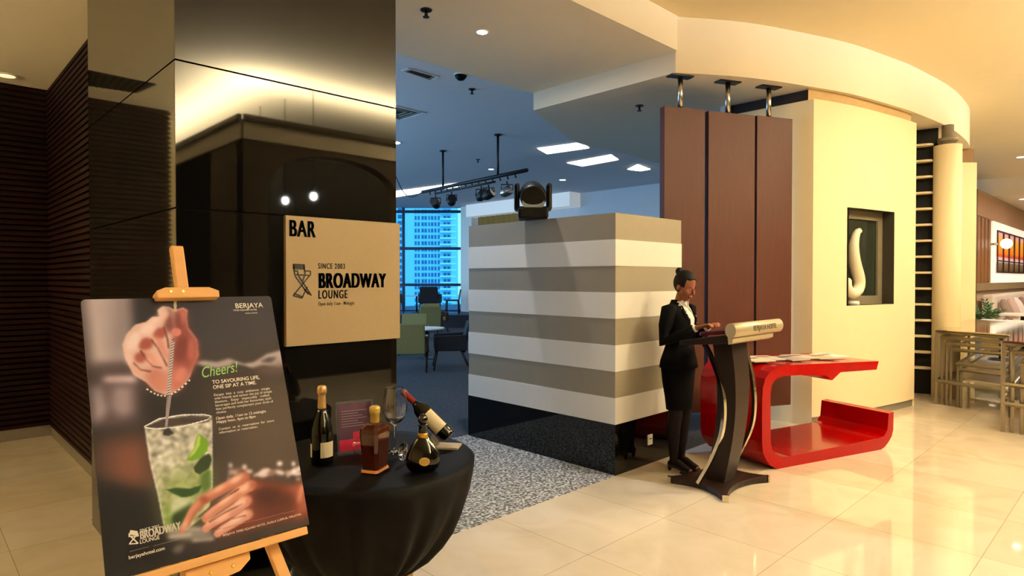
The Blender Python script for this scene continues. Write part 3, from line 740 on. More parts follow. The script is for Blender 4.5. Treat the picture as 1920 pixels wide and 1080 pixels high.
for px, py, z, lb in [(799, 18, MID_Z, 'black sprinkler head nearest the camera, beside the pillar top'), (885, 167, LOUNGE_Z, 'small sprinkler head past the grey ceiling edge'), (1199, 198, LOW_Z, 'sprinkler head on the low soffit near the brown boards'),
                      (896, 299, LOUNGE_Z, 'small sprinkler head above the stage lighting bar'), (1049, 163, MID_Z - .06, 'tiny sprinkler on the grey ceiling near the cream beam')]:
    c = atz(px, py, z if z != MID_Z - .06 else MID_Z); t = thing('sprinkler', lb, 'sprinkler', c.tolist(), 'ceiling sprinklers')
    MB().lathe([(.05, -.008), (.05, 0)], c, 16).build('escutcheon', black_metal, t)
    MB().lathe([(.014, -.06), (.014, -.008)], c, 10).lathe([(.028, -.066), (.028, -.06)], c, 12).build('nozzle', black_metal, t)
c = atz(864, 139, LOUNGE_Z); t = thing('dome_camera', 'small black dome camera on the lounge ceiling', 'camera', c.tolist())
MB().lathe([(.09, -.02), (.09, 0)], c, 20).build('housing', white_paint, t); MB().lathe([(.001, -.085), (.04, -.075), (.07, -.045), (.078, -.02)], c, 20).build('dome', black_plastic, t)
# air vents
def vent(name, label, quad_, z, rings=3):
    P_ = [atz(*q, z) for q in quad_]; c = sum(P_) / 4; t = thing(name, label, 'air vent', c.tolist(), None)
    def ring(k0, k1, dz, m, nm):
        mb = MB()
        for i in range(4):
            a, b = P_[i], P_[(i + 1) % 4]
            A0 = c + (a - c) * k0; B0 = c + (b - c) * k0; A1 = c + (a - c) * k1; B1 = c + (b - c) * k1
            mb.extrude([(A0 + [0, 0, dz]).tolist(), (B0 + [0, 0, dz]).tolist(), (B1 + [0, 0, dz]).tolist(), (A1 + [0, 0, dz]).tolist()], (0, 0, .012))
        return mb.build(nm, m, t)
    ring(1, .88, -.014, plaster_cool, 'vent_frame')
    MB().extrude([(c + (p - c) * .88 + [0, 0, -.004]).tolist() for p in P_], (0, 0, .003)).build('vent_back', dark_gap, t)
    for k in range(rings): ring(.80 - k * .22, .72 - k * .22, -.012, taupe_paint, 'vane')
vent('ceiling_vent', 'square ceiling air diffuser partly hidden by the black pillar', [(690, 200), (735, 196), (800, 211), (750, 226)], LOUNGE_Z)
vent('ceiling_vent', 'thin rectangular ceiling access panel with dark edges', [(752, 131), (765, 127), (823, 143), (810, 150)], LOUNGE_Z, 1)

# stage lighting bar
tz = 3.45
a = atz(792, 360, tz); b = atz(988, 319, tz); bd = (b - a) / np.linalg.norm(b - a)
t = thing('lighting_bar', 'black stage lighting bar hung from the lounge ceiling', 'lighting bar', ((a + b) / 2).tolist())
MB().tube([a, b], .035, 10).tube([a + [0, 0, -.09] + bd * .5, b + [0, 0, -.09] - bd * .9], .02, 8).build('bar', black_metal, t)
for k in np.linspace(.08, .9, 14):
    q = a + (b - a) * k; MB().tube([q, q + [0, 0, -.09] + bd * .05], .015, 6).build('strut', black_metal, t)
for px in (838, 942):
    k = (px - 792) / 196; q = a + (b - a) * k
    MB().tube([q, (q[0], q[1], LOUNGE_Z)], .022, 8).build('hanger', black_metal, t)
    MB().lathe([(.07, -.02), (.07, 0)], (q[0], q[1], LOUNGE_Z), 12).build('hanger_plate', black_metal, t)
for i, (px, lb) in enumerate([(822, 'leftmost round black stage lamp under the lighting bar'), (856, 'second round black stage lamp from the left under the lighting bar'), (913, 'left lamp of the close pair in the middle of the lighting bar'),
                              (926, 'right lamp of the close pair in the middle of the lighting bar'), (957, 'silver-rimmed stage lamp near the right end of the lighting bar')]):
    k = (px - 792) / 196; q = a + (b - a) * k; c = q + [0, 0, -.30]
    l = thing('stage_lamp', lb, 'stage lamp', q.tolist(), 'lamps on the stage lighting bar')
    MB().tube([q + [0, 0, -.12], q + [0, 0, -.18]], .015, 6).build('hook', black_metal, l)
    yk = MB(); yk.tube([c - rt * .1, c - rt * .1 + [0, 0, .12], c + rt * .1 + [0, 0, .12], c + rt * .1], .012, 6); yk.build('yoke', black_metal, l)
    MR = Matrix.Rotation(math.radians(-60 + 25 * i), 3, 'Z') @ Matrix.Rotation(math.radians(65), 3, 'X')
    MB().lathe([(.045, -.13), (.085, -.06), (.09, .1), (.075, .1)], c, 18, M=MR).build('can', steel if i == 4 else black_metal, l)
# cable from the bar
q0 = atz(742, 330, LOUNGE_Z - .03); q1 = a
cb = MB().tube([q0 + (q1 - q0) * k + np.array([0, 0, -.35 * math.sin(math.pi * k) * 1.0 * (1 - k * .3)]) for k in np.linspace(0, 1, 12)], .012, 6).build('cable', black_metal, origin=q0.tolist())
setp(cb, 'black cable drooping from the lounge ceiling to the lighting bar', 'cable')

# left ceiling: downlight, vent
c = downlight('dim recessed downlight in the beige ceiling at far left', 12, 141, LEFT_Z, .07, em=mat('lamp_dim', (255, 220, 170), emit=1.2, noise=.02))
gq = [atz(*k_, LEFT_Z) for k_ in ((150, 128), (292, 157), (258, 172), (150, 156))]
gq = [np.array([2 * .885 - k_[0], k_[1], LEFT_Z]) for k_ in gq]; gc = sum(gq) / 4
t = thing('ceiling_vent', 'dark ceiling grille mirrored in the side of the black pillar', 'air vent', gc.tolist())
MB().extrude([(k_ - [0, 0, .012]).tolist() for k_ in gq], (0, 0, .012)).build('vent_frame', dark_gap, t)
for k in range(9):
    f0, f1 = (k + .25) / 9, (k + .75) / 9; A_ = gq[0] * (1 - f0) + gq[1] * f0; B_ = gq[3] * (1 - f0) + gq[2] * f0; C_ = gq[3] * (1 - f1) + gq[2] * f1; D_ = gq[0] * (1 - f1) + gq[1] * f1
    MB().extrude([(x - np.array([0, 0, .018])).tolist() for x in (A_, B_, C_, D_)], (0, 0, .006)).build('vane', black_metal, t)

# pendant bulbs reflected in the pillar
for i, (px, py) in enumerate([(489, 382), (535, 376), (588, 368)]):
    p = atz(px, py, 2.75); c = (p[0], 2 * FRONT_Y - p[1], 2.75)
    t = thing('pendant_bulb', ['left bulb of the three mirrored in the black pillar', 'middle bulb of the three mirrored in the black pillar', 'right bulb of the three mirrored in the black pillar'][i], 'pendant light', c, 'bulbs mirrored in the pillar')
    MB().ell(c, (.05, .05, .06)).build('bulb', spot, t)
    MB().lathe([(.03, .05), (.03, .12)], c, 12).build('socket', black_metal, t)
    MB().tube([(c[0], c[1], 2.87), (c[0], c[1], 3.81 if False else ATRIUM_Z)], .006, 6).build('cord', black_metal, t)

# fixtures that hold the atrium lamps
for i, (x, y) in enumerate(ATRIUM_DL):
    pass

# ================================================================== RESTAURANT AT THE FAR RIGHT
YR = 3.1
wood_slat = mat('wood_slat', (150, 104, 66), .45, noise=.2, nscale=3, stretch=(8, 8, .5))
structure('wall_restaurant', MB().box((17.9, YR, 0), (32, YR + .1, 3.78)), mat('restaurant_wall', (205, 180, 150), .6, noise=.08))
fz = thing('wall_frieze', 'pinkish wood frieze running above the restaurant wall panels', 'frieze', (24, YR, 3.1))
MB().box((18.0, YR - .06, 3.12), (31.9, YR - .001, 3.66)).build('frieze_board', mat('frieze', (190, 150, 120), .5, noise=.15, nscale=2, stretch=(6, 1, .5)), fz)
MB().box((17.8, YR - .12, 0), (18.0, YR - .001, 3.68)).build('end_post', mat('post_brown', (96, 62, 26), .5, noise=.2), fz)
wp = thing('slatted_panel', 'brown vertical slatted wall panel left of the sunset picture', 'wall panel', (19.1, YR, .9))
for k in range(5): MB().box((18.05 + k * .46, YR - .05, 1.51), (18.05 + k * .46 + .27, YR - .001, 3.11)).build('slat', wood_slat, wp)
wh = thing('picture_panel', 'glowing white wall panel around the sunset picture', 'wall panel', (23.7, YR, 1.5))
MB().box((20.35, YR - .08, 1.5), (27.5, YR, 3.1)).build('panel', mat('lightbox_white', (255, 250, 235), .6, emit=.55, noise=.02), wh)  # white panel material with a weak emission of its own
structure('trim_5', MB().box((18.0, YR - .1, 1.32), (31.9, YR, 1.5)), mat('ledge_stone', (150, 128, 98), .5, noise=.3, nscale=6))
pic = thing('framed_picture', 'dark barred picture of an orange sunset on the white restaurant wall', 'picture', (22.9, YR - .1, 1.76))
PX0, PX1, PZ0, PZ1 = 20.65, 25.25, 1.76, 2.88
mb = MB(); y_ = YR - .10
nx, nz = 46, 24; cols = []
vs = []; fs = []
for j in range(nz + 1):
    for i in range(nx + 1): vs.append((PX0 + (PX1 - PX0) * i / nx, y_, PZ0 + (PZ1 - PZ0) * j / nz))
for j in range(nz):
    for i in range(nx):
        fs.append((j * (nx + 1) + i, j * (nx + 1) + i + 1, (j + 1) * (nx + 1) + i + 1, (j + 1) * (nx + 1) + i))
mb.add(vs, fs)
pm = bpy.data.materials.new('sunset_print'); pm.use_nodes = True; nt = pm.node_tree; pr = nt.nodes['Principled BSDF']
tcn = nt.nodes.new('ShaderNodeTexCoord'); sp_ = nt.nodes.new('ShaderNodeSeparateXYZ'); rm = nt.nodes.new('ShaderNodeValToRGB'); nt.links.new(tcn.outputs['Generated'], sp_.inputs[0])
nt.links.new(sp_.outputs['Z'], rm.inputs[0]); cr_ = rm.color_ramp; cr_.interpolation = 'LINEAR'
cr_.elements[0].position = 0; cr_.elements[0].color = srgb((60, 44, 30)); cr_.elements[1].position = 1; cr_.elements[1].color = srgb((240, 190, 215))
for p_, c_ in [(.24, (130, 110, 80)), (.27, (235, 220, 225)), (.36, (235, 190, 190)), (.40, (210, 60, 30)), (.5, (250, 140, 30)), (.8, (252, 180, 50))]:
    e = cr_.elements.new(p_); e.color = srgb(c_)
nt.links.new(rm.outputs[0], pr.inputs['Base Color']); nt.links.new(rm.outputs[0], pr.inputs['Emission Color']); pr.inputs['Emission Strength'].default_value = .35; pr.inputs['Roughness'].default_value = .4
mb.build('print', pm, pic)
for k in range(6): x = PX0 + (PX1 - PX0) * k / 5; MB().box((x - .05, y_ - .03, PZ0), (x + .05, y_ - .005, PZ1)).build('picture_bar', mat('bar_brown', (70, 20, 16), .5, noise=.1), pic)
MB().box((PX0, y_ - .025, PZ1 - .04), (PX1, y_ - .006, PZ1)).box((PX0, y_ - .025, PZ0), (PX1, y_ - .006, PZ0 + .04)).box((PX0, y_ - .025, 2.07), (PX1, y_ - .006, 2.10)).build('picture_rail', mat('bar_brown'), pic)
gl = thing('globe_lamp', 'round white globe wall lamp beside the sunset picture', 'wall lamp', (20.3, YR - .35, 2.5))
MB().ell((20.3, YR - .35, 2.5), (.13, .13, .13)).build('globe', mat('globe_white', (255, 250, 240), emit=2.5, ecol=(255, 245, 230), noise=.01), gl)
MB().tube([(20.3, YR - .17, 2.5), (20.3, YR - .0, 2.5)], .03, 8).build('bracket', steel, gl)
# sofa
sf = thing('bench_sofa', 'long cream bench sofa along the restaurant wall', 'sofa', (24, YR - .5, 0))
cream = mat('cream_leather', (232, 218, 208), .5, noise=.05)
MB().box((18.6, YR - .95, .0), (31, YR - .12, .42)).build('sofa_base', mat('sofa_base', (110, 90, 70), .6, noise=.1), sf)
MB().box((18.6, YR - 1.0, .42), (31, YR - .3, .56)).build('seat', cream, sf, bevel=.04)
MB().box((18.6, YR - .36, .56), (31, YR - .12, 1.22)).build('backrest', cream, sf, bevel=.05)
cols_ = [((150, 130, 120), 'taupe'), ((200, 170, 165), 'dusty pink'), ((225, 215, 210), 'off-white'), ((140, 110, 105), 'brown'), ((205, 190, 185), 'pale grey'), ((165, 135, 125), 'mushroom'), ((215, 180, 175), 'rose')]
pos_w = ['beside the plant', 'second from the plant', 'third from the plant', 'fourth from the plant', 'fifth from the plant', 'sixth from the plant', 'at the right end']
for i, (c_, nm) in enumerate(cols_):
    x = 19.2 + i * .95
    cpos = (x, YR - .55, .60)
    t = thing('throw_pillow', nm + ' square cushion on the cream bench sofa, ' + pos_w[i], 'cushion', cpos, 'cushions along the bench sofa')
    Mq = Matrix.Rotation(math.radians(-20), 3, 'X') @ Matrix.Rotation(math.radians(45 if i % 2 else 10), 3, 'Y')
    MB().ell((x, YR - .52, .86), (.27, .1, .27), M=Mq).build('cushion_cover', mat('cushion' + str(i), c_, .8, noise=.1), t)
# plant in trough
tp = thing('potted_plant', 'leafy green plant in a low planter at the restaurant entrance', 'plant', (15.6, 2.42, 0))
pp = atd(1842, 600, 13.8); pp[2] = 0; tp.location = pp.tolist()
MB().cbox((pp[0], pp[1], .36), (.6, .5, .72), M=Matrix.Rotation(YAW, 3, 'Z')).build('planter', mat('planter', (130, 118, 84), .6, noise=.2), tp, bevel=.01)
leaf = mat('leaf_green', (66, 100, 50), .5, noise=.35, nscale=9)
random.seed(7); lm = MB(); stm = MB()
for k in range(26):
    az = random.uniform(0, 2 * math.pi); ln = random.uniform(.35, .7); tilt = random.uniform(.15, 1.15)
    base = Vector((pp[0] + random.uniform(-.15, .15), pp[1] + random.uniform(-.15, .15), .70)); pts_ = []
    d = Vector((math.cos(az) * math.sin(tilt), math.sin(az) * math.sin(tilt), math.cos(tilt)))
    for j in range(7):
        f = j / 6; pts_.append(base + d * ln * f + Vector((0, 0, -.22 * f * f * math.sin(tilt))))
    stm.tube(pts_, [.006] * 7, 5)
    side = d.cross(Vector((0, 0, 1))).normalized()
    for j in range(2, 7):
        for s in (-1, 1):
            o_ = pts_[j]; l_ = .13; tip = o_ + (side * s * .8 + d * .6).normalized() * l_ + Vector((0, 0, -.02)); w_ = d * .022
            mid = (o_ + tip) / 2
            lm.add([o_, mid + w_, tip, mid - w_], [(0, 1, 2, 3)])
lm.build('foliage', leaf, tp); stm.build('stems', leaf, tp)
# white tables
for i, (px, py, lb) in enumerate([(1878, 601, 'white dining table nearest the plant in the restaurant'), (1918, 588, 'white dining table at the right edge in the restaurant')]):
    c = atd(px, py, 12.4 + i * .9); h = c[2]
    t = thing('dining_table', lb, 'dining table', (c[0], c[1], 0), 'white dining tables in the restaurant'); R_ = Matrix.Rotation(YAW * .0, 3, 'Z')
    MB().cbox((c[0], c[1], h - .02), (.72, .7, .04)).build('table_top', white_paint, t)
    MB().lathe([(.04, .03), (.04, h - .04)], (c[0], c[1], 0), 12).build('stem', black_metal, t)
    MB().lathe([(.22, 0), (.2, .03)], (c[0], c[1], 0), 20).build('table_base', black_metal, t)
for px, py, lb in [(1915, 294, 'bright downlight in the khaki ceiling at the right edge'), (1918, 373, 'downlight in the white restaurant ceiling at the right edge')]:
    downlight(lb, px, py, ATRIUM_Z if py < 300 else 3.78, .08, em=light_white)

# ================================================================== EASEL AND POSTER
PO = Vector((.400, 2.012, .764)); PX_ = Vector((1, 0, 0)); PU = Vector((0, .3629, .9318)); PN = Vector((0, -.9318, .3629)); PW, PH = .594, .829
def pw(u, v, w=0): return PO + PX_ * u + PU * v + PN * w
def uv(px, py):
    d = Vector(ray(px, py)); t = ((PO - Vector(CC)) @ PN) / (d @ PN) if False else (PO - Vector(CC)).dot(PN) / d.dot(PN)
    p = Vector(CC) + d * t - PO; return p.dot(PX_), p.dot(PU)
def pbox(mb, u0, u1, v0, v1, w0, w1):
    return mb.extrude([pw(u0, v0, w0), pw(u1, v0, w0), pw(u1, v1, w0), pw(u0, v1, w0)], PN * (w1 - w0))
um = uv(341, 500)[0]; vtop = uv(337, 456)[1]
ez = thing('easel', 'light pine display easel holding the drinks poster beside the black table', 'easel', (.70, 2.1, 0))
fl_v = -PO.z / PU.z
mb = MB(); pbox(mb, um - .021, um + .021, .45, vtop, -.045, -.018); mb.build('mast', pine, ez, bevel=.006)
# clamp at poster top
ca = uv(288, 550)[0]; cb_ = uv(404, 550)[0]; c0v = PH - .012; c1v = PH + .026
mb = MB(); pts_ = [(ca, c0v), (cb_, c0v), (cb_ + .002, c1v - .014), (cb_ - .03, c1v), (ca + .028, c1v), (ca, c1v - .012)]
mb.extrude([pw(u, v, -.018) for u, v in pts_], PN * .052); o = mb.build('top_clamp', pine, ez, bevel=.003)
mb = MB()
for du in (.042, .080):
    c = pw(ca + du, PH + .01, .034); mb.lathe([(.006, 0), (.005, .002)], c, 12, M=Matrix((PX_, PU, PN)).transposed())
mb.build('screw', gold, o)
# ledge
mb = MB(); pbox(mb, .045, .565, -.027, -.002, -.02, .045); mb.build('ledge', pine, ez, bevel=.003)
mb = MB(); u_a, u_b = uv(338, 1040)[0], uv(462, 1030)[0]
pts_ = [(u_a, -.028), (u_b, -.028), (u_b, -.05), (u_b - .035, -.075), (u_a + .05, -.088), (u_a, -.088)]
mb.extrude([pw(u, v, -.015) for u, v in pts_], PN * .04); o = mb.build('lower_clamp', pine, ez, bevel=.003)
mb = MB()
for u in (u_a + .07, u_a + .135): mb.lathe([(.006, 0), (.005, .002)], pw(u, -.055, .025), 12, M=Matrix((PX_, PU, PN)).transposed())
mb.build('screw', gold, o)
for (ua, va, ub, vb, w0) in [(um - .05, .52, u_a - .03, fl_v, -.045), (u_a + .085, .5, u_a + .10, fl_v, -.045), (um + .02, .62, .655, fl_v, -.05)]:
    mb = MB(); hw = .019
    mb.extrude([pw(ub - hw, vb, w0), pw(ub + hw, vb, w0), pw(ua + hw, va, w0), pw(ua - hw, va, w0)], PN * .025); mb.build('leg', pine, ez, bevel=.003)
mb = MB(); h0 = pw(um, .60, -.06); h1 = Vector((um + PO.x + .03, 2.86, 0))
mb.tube([h0, h1], .018, 4, smooth=False); mb.build('leg', pine, ez)
mb = MB(); pbox(mb, u_a - .03, .60, -.32, -.29, -.055, -.045); mb.build('stretcher', pine, ez)

# ---------- poster artwork, computed onto a fine grid
NX, NY = 372, 518
canvas = np.zeros((NY, NX, 3)); UU, VV = np.meshgrid((np.arange(NX) + .5) / NX * PW, (np.arange(NY) + .5) / NY * PH)
def blur(a, r):
    if r <= 0: return a
    r = max(1, round(r * 1.3))
    for ax in (0, 1):
        for _ in range(2):
            k = 2 * r + 1; pad = [(0, 0)] * a.ndim; pad[ax] = (r + 1, r)
            c_ = np.cumsum(np.pad(a, pad, mode='edge'), axis=ax)
            a = (np.take(c_, range(k, c_.shape[ax]), ax) - np.take(c_, range(0, c_.shape[ax] - k), ax)) / k
    return a
def pmask(poly):
    P_ = [uv(*q) for q in poly]; m_ = np.zeros((NY, NX), bool)
    for (x0, y0), (x1, y1) in zip(P_, P_[1:] + P_[:1]):
        if y0 == y1: continue
        c_ = ((y0 > VV) != (y1 > VV)) & (UU < (x1 - x0) * (VV - y0) / (y1 - y0) + x0); m_ ^= c_
    return m_.astype(float)
def paint(poly, col, soft=0, a=1.0, zoom=None, tex=0, seed=0):
    global canvas
    if zoom: poly = [(x / zoom[0] + zoom[1], y / zoom[0] + zoom[2]) for x, y in poly]
    m_ = blur(pmask(poly), soft) * a
    c_ = np.array(col, float)[None, None, :] / 255 * np.ones((NY, NX, 3))
    if tex:
        n_ = np.random.RandomState(seed).rand(NY, NX); n_ = blur(n_, 2); n_ = (n_ - n_.mean()) / n_.std(); c_ = c_ * (1 + tex * n_[..., None])
    canvas = canvas * (1 - m_[..., None]) + c_ * m_[..., None]
def disc(cx, cy, rx, ry, col, soft=1, a=1.0, zoom=None, rot=0):
    P_ = [(cx + rx * math.cos(t) * math.cos(rot) - ry * math.sin(t) * math.sin(rot), cy + rx * math.cos(t) * math.sin(rot) + ry * math.sin(t) * math.cos(rot)) for t in np.linspace(0, 2 * math.pi, 24, endpoint=False)]
    paint(P_, col, soft, a, zoom)
def stroke(pts, w, col, soft=0, a=1.0, zoom=None):
    L_ = []; R_ = []
    ww = w if hasattr(w, '__len__') else [w] * len(pts)
    for i, p in enumerate(pts):
        q0 = pts[max(i - 1, 0)]; q1 = pts[min(i + 1, len(pts) - 1)]; dx, dy = q1[0] - q0[0], q1[1] - q0[1]; n_ = math.hypot(dx, dy) or 1
        nx_, ny_ = -dy / n_ * ww[i] / 2, dx / n_ * ww[i] / 2; L_.append((p[0] + nx_, p[1] + ny_)); R_.append((p[0] - nx_, p[1] - ny_))
    paint(L_ + R_[::-1], col, soft, a, zoom)
ZA = (3.0, 140, 440); ZB = (3.177, 140, 740)
canvas[:] = np.array([52, 48, 48]) / 255
paint([(380, 500), (700, 500), (700, 1100), (380, 1100)], (78, 66, 58), 24, .9)
paint([(430, 740), (640, 720), (640, 900), (450, 900)], (98, 82, 66), 22, .8)
paint([(300, 540), (560, 540), (560, 640), (380, 680)], (70, 68, 76), 20, .8)
paint([(40, 340), (330, 340), (345, 620), (300, 750), (90, 750)], (188, 176, 172), 8, 1, ZA)
paint([(220, 360), (345, 360), (360, 560), (250, 720), (210, 700)], (128, 118, 118), 12, .7, ZA)
paint([(330, 330), (420, 330), (440, 500), (340, 620)], (58, 54, 58), 8, .9, ZA)
paint([(90, 740), (400, 700), (400, 800), (90, 770)], (84, 68, 70), 8, .9, ZA)
paint([(95, 770), (370, 780), (380, 1080), (110, 1100)], (98, 82, 86), 10, .9, ZA)
paint([(160, 800), (350, 790), (350, 835), (160, 830)], (225, 205, 205), 5, .95, ZA)
paint([(210, 850), (330, 850), (330, 1010), (240, 1030), (200, 960)], (168, 152, 152), 6, .9, ZA)
paint([(100, 850), (150, 850), (190, 1000), (110, 1080)], (190, 178, 178), 6, .8, ZA)
paint([(130, 275), (430, 225), (480, 520), (450, 590), (150, 520)], (112, 76, 62), 12, .95, ZB)
paint([(240, 300), (400, 300), (400, 560), (300, 560)], (140, 88, 64), 14, .8, ZB)
paint([(140, 520), (520, 600), (560, 1000), (170, 1100)], (40, 36, 38), 10, .95, ZB)
# grey sleeve at right
paint([(670, 720), (720, 705), (800, 715), (870, 695), (950, 725), (1010, 715), (1080, 670), (1190, 640), (1210, 720), (1150, 745), (1060, 735), (1000, 750), (900, 735), (800, 755), (720, 740)], (176, 166, 160), 2, .95, ZA)
paint([(1040, 715), (1090, 690), (1140, 690), (1100, 720)], (70, 64, 62), 2, .8, ZA)
paint([(880, 720), (960, 740), (1000, 770), (900, 745)], (60, 54, 52), 2, .8, ZA)
paint([(1000, 760), (1200, 710), (1210, 770), (1090, 780)], (120, 100, 92), 6, .7, ZA)
# upper hand holding spoon
hand = [(465, 425), (490, 402), (530, 405), (560, 420), (580, 418), (610, 408), (635, 425), (632, 470), (640, 520), (690, 590), (697, 680), (670, 740), (650, 800), (600, 870), (530, 910), (450, 880), (400, 830), (330, 790), (285, 700), (268, 620), (290, 560), (340, 505), (400, 490), (440, 460), (475, 460)]
paint(hand, (222, 190, 172), 1, 1, ZA)
paint([(570, 420), (632, 430), (640, 520), (695, 600), (695, 690), (640, 800), (560, 880), (540, 700), (560, 560)], (150, 78, 70), 5, .95, ZA)
paint([(640, 560), (690, 600), (695, 690), (650, 790), (640, 680)], (180, 104, 90), 4, .8, ZA)
paint([(560, 740), (640, 740), (600, 860), (530, 900), (520, 820)], (206, 130, 112), 6, .9, ZA)
paint([(430, 740), (520, 770), (510, 900), (440, 870), (390, 800)], (196, 130, 108), 6, .9, ZA)
paint([(510, 410), (545, 420), (560, 520), (540, 560), (500, 520)], (120, 60, 54), 3, .8, ZA)
for (x, y, rx, ry, r_) in [(480, 555, 38, 30, -.5), (400, 615, 42, 34, -.4), (372, 690, 36, 30, -.2)]: disc(x, y, rx, ry, (168, 84, 70), 2, .9, ZA, r_)
for L_ in ([(430, 590), (470, 640), (500, 700), (520, 740)], [(370, 650), (400, 700), (440, 740), (490, 750)], [(330, 720), (370, 760), (430, 770)], [(500, 520), (520, 580), (530, 640)]): stroke(L_, 9, (110, 52, 46), 1, .8, ZA)
paint([(455, 560), (500, 600), (530, 700), (500, 690), (460, 620)], (216, 150, 130), 2, .8, ZA)
paint([(400, 640), (450, 680), (500, 735), (450, 730), (400, 690)], (224, 160, 140), 2, .8, ZA)
disc(572, 548, 28, 24, (214, 140, 124), 1, 1, ZA)
disc(500, 440, 34, 32, (230, 205, 190), 3, .8, ZA)
disc(610, 440, 20, 24, (190, 112, 100), 2, .9, ZA)
for (x, y, rx, ry, c_, r_) in [(330, 600, 34, 60, (246, 226, 214), .5), (410, 530, 50, 30, (244, 222, 208), -.5), (300, 690, 20, 50, (236, 208, 192), -.2), (350, 760, 40, 18, (226, 170, 146), .7), (455, 480, 34, 22, (240, 214, 200), -.3),
                               (500, 470, 16, 40, (236, 196, 178), .3), (470, 700, 14, 34, (236, 186, 166), -.5), (418, 720, 14, 34, (234, 180, 158), -.7), (600, 640, 30, 70, (120, 54, 50), .2), (655, 650, 16, 60, (196, 124, 108), 0),
                               (600, 790, 34, 46, (222, 150, 130), .5), (480, 830, 40, 44, (214, 146, 122), -.4), (612, 470, 10, 34, (216, 150, 134), 0), (575, 480, 10, 50, (96, 42, 40), -.1)]:
    disc(x, y, rx, ry, c_, 3, .7, ZA, r_)
# bracelet
for k in range(26):
    th_ = k / 25; x = 400 + 245 * th_; y = 840 + 75 * math.sin(math.pi * (th_ * .9 + .1)) - 20 * th_; disc(x, y, 6, 5, (225, 215, 200) if k % 2 else (90, 80, 76), 0, 1, ZA)
# twisted spoon
pts_ = [(565, 365), (566, 430), (558, 520), (553, 600), (545, 700), (535, 800), (527, 900), (520, 960), (515, 1080)]
stroke(pts_[:2], 16, (190, 180, 150), 0, 1, ZA); stroke(pts_[3:7], 18, (205, 200, 190), 0, 1, ZA); stroke(pts_[6:], 12, (150, 140, 132), 0, 1, ZA)
for k in range(22):
    y = 590 + k * 15; x = 553 - (y - 600) * .087; stroke([(x - 9, y + 5), (x + 9, y - 5)], 5, (90, 80, 74), 0, .9, ZA)
# glass of cocktail
paint([(415, 195), (500, 140), (640, 118), (800, 120), (820, 135), (822, 550), (800, 700), (640, 830), (540, 820), (500, 620), (445, 400)], (196, 196, 172), 1, .92, ZB, .10, 3)
paint([(425, 190), (520, 150), (690, 125), (805, 130), (800, 160), (640, 180), (500, 200)], (66, 56, 54), 1, .9, ZB)
stroke([(415, 195), (480, 205), (640, 190), (790, 150), (815, 128), (770, 118), (640, 120), (500, 145), (415, 190)], 7, (225, 225, 220), 0, .95, ZB)
stroke([(570, 0), (556, 100), (545, 190)], 16, (160, 150, 146), 0, 1, ZB)
paint([(530, 215), (560, 195), (590, 230), (560, 245), (525, 240)], (50, 40, 42), 1, .9, ZB)
for sd in range(26):
    r_ = random.Random(sd); x = r_.uniform(455, 700); y = r_.uniform(230, 540)
    if x < 450 + (y - 200) * .14: x += 60
    disc(x, y, r_.uniform(14, 32), r_.uniform(10, 26), r_.choice([(228, 228, 214), (214, 214, 190), (150, 148, 130), (184, 190, 150), (236, 236, 228)]), 2, .75, ZB, r_.uniform(0, 3))
paint([(500, 470), (820, 400), (815, 600), (780, 700), (640, 820), (545, 810), (510, 640)], (150, 172, 84), 14, .65, ZB)
paint([(590, 600), (700, 600), (680, 700), (560, 720)], (206, 214, 180), 5, .8, ZB)
paint([(735, 235), (765, 245), (798, 290), (790, 335), (745, 375), (700, 398), (668, 390), (680, 360), (710, 330), (718, 280)], (128, 176, 40), 1, 1, ZB)
paint([(735, 240), (750, 250), (745, 300), (715, 350), (680, 380), (690, 350), (715, 320)], (190, 214, 110), 1, .9, ZB)
paint([(710, 430), (750, 380), (800, 350), (818, 380), (800, 440), (745, 475), (715, 460)], (52, 74, 36), 1, .95, ZB)
paint([(750, 470), (810, 440), (812, 560), (770, 590), (745, 540)], (84, 116, 44), 3, .9, ZB)
paint([(545, 565), (600, 555), (680, 560), (760, 540), (740, 580), (690, 605), (640, 612), (590, 590)], (56, 92, 44), 1, 1, ZB)
paint([(575, 720), (640, 680), (700, 650), (700, 700), (650, 780), (610, 790), (570, 770)], (48, 74, 32), 3, .95, ZB)
paint([(530, 640), (560, 660), (570, 780), (545, 780)], (120, 160, 50), 3, .9, ZB)
stroke([(425, 200), (455, 400), (500, 600), (535, 790)], 7, (214, 214, 206), 1, .8, ZB); stroke([(815, 150), (820, 400), (818, 560)], 6, (214, 214, 206), 1, .7, ZB)
paint([(540, 800), (640, 790), (790, 790), (840, 840), (700, 870), (560, 860)], (150, 146, 130), 3, .9, ZB)
# lower right bright bokeh
for sd in range(34):
    r_ = random.Random(100 + sd); disc(r_.uniform(905, 1350), 0 + r_.uniform(390, 470) + 60 * r_.random(), r_.uniform(10, 34), r_.uniform(8, 18), r_.choice([(232, 220, 214), (200, 180, 170), (246, 240, 236), (150, 120, 104)]), 2, .85, ZB, r_.uniform(-.6, .3))
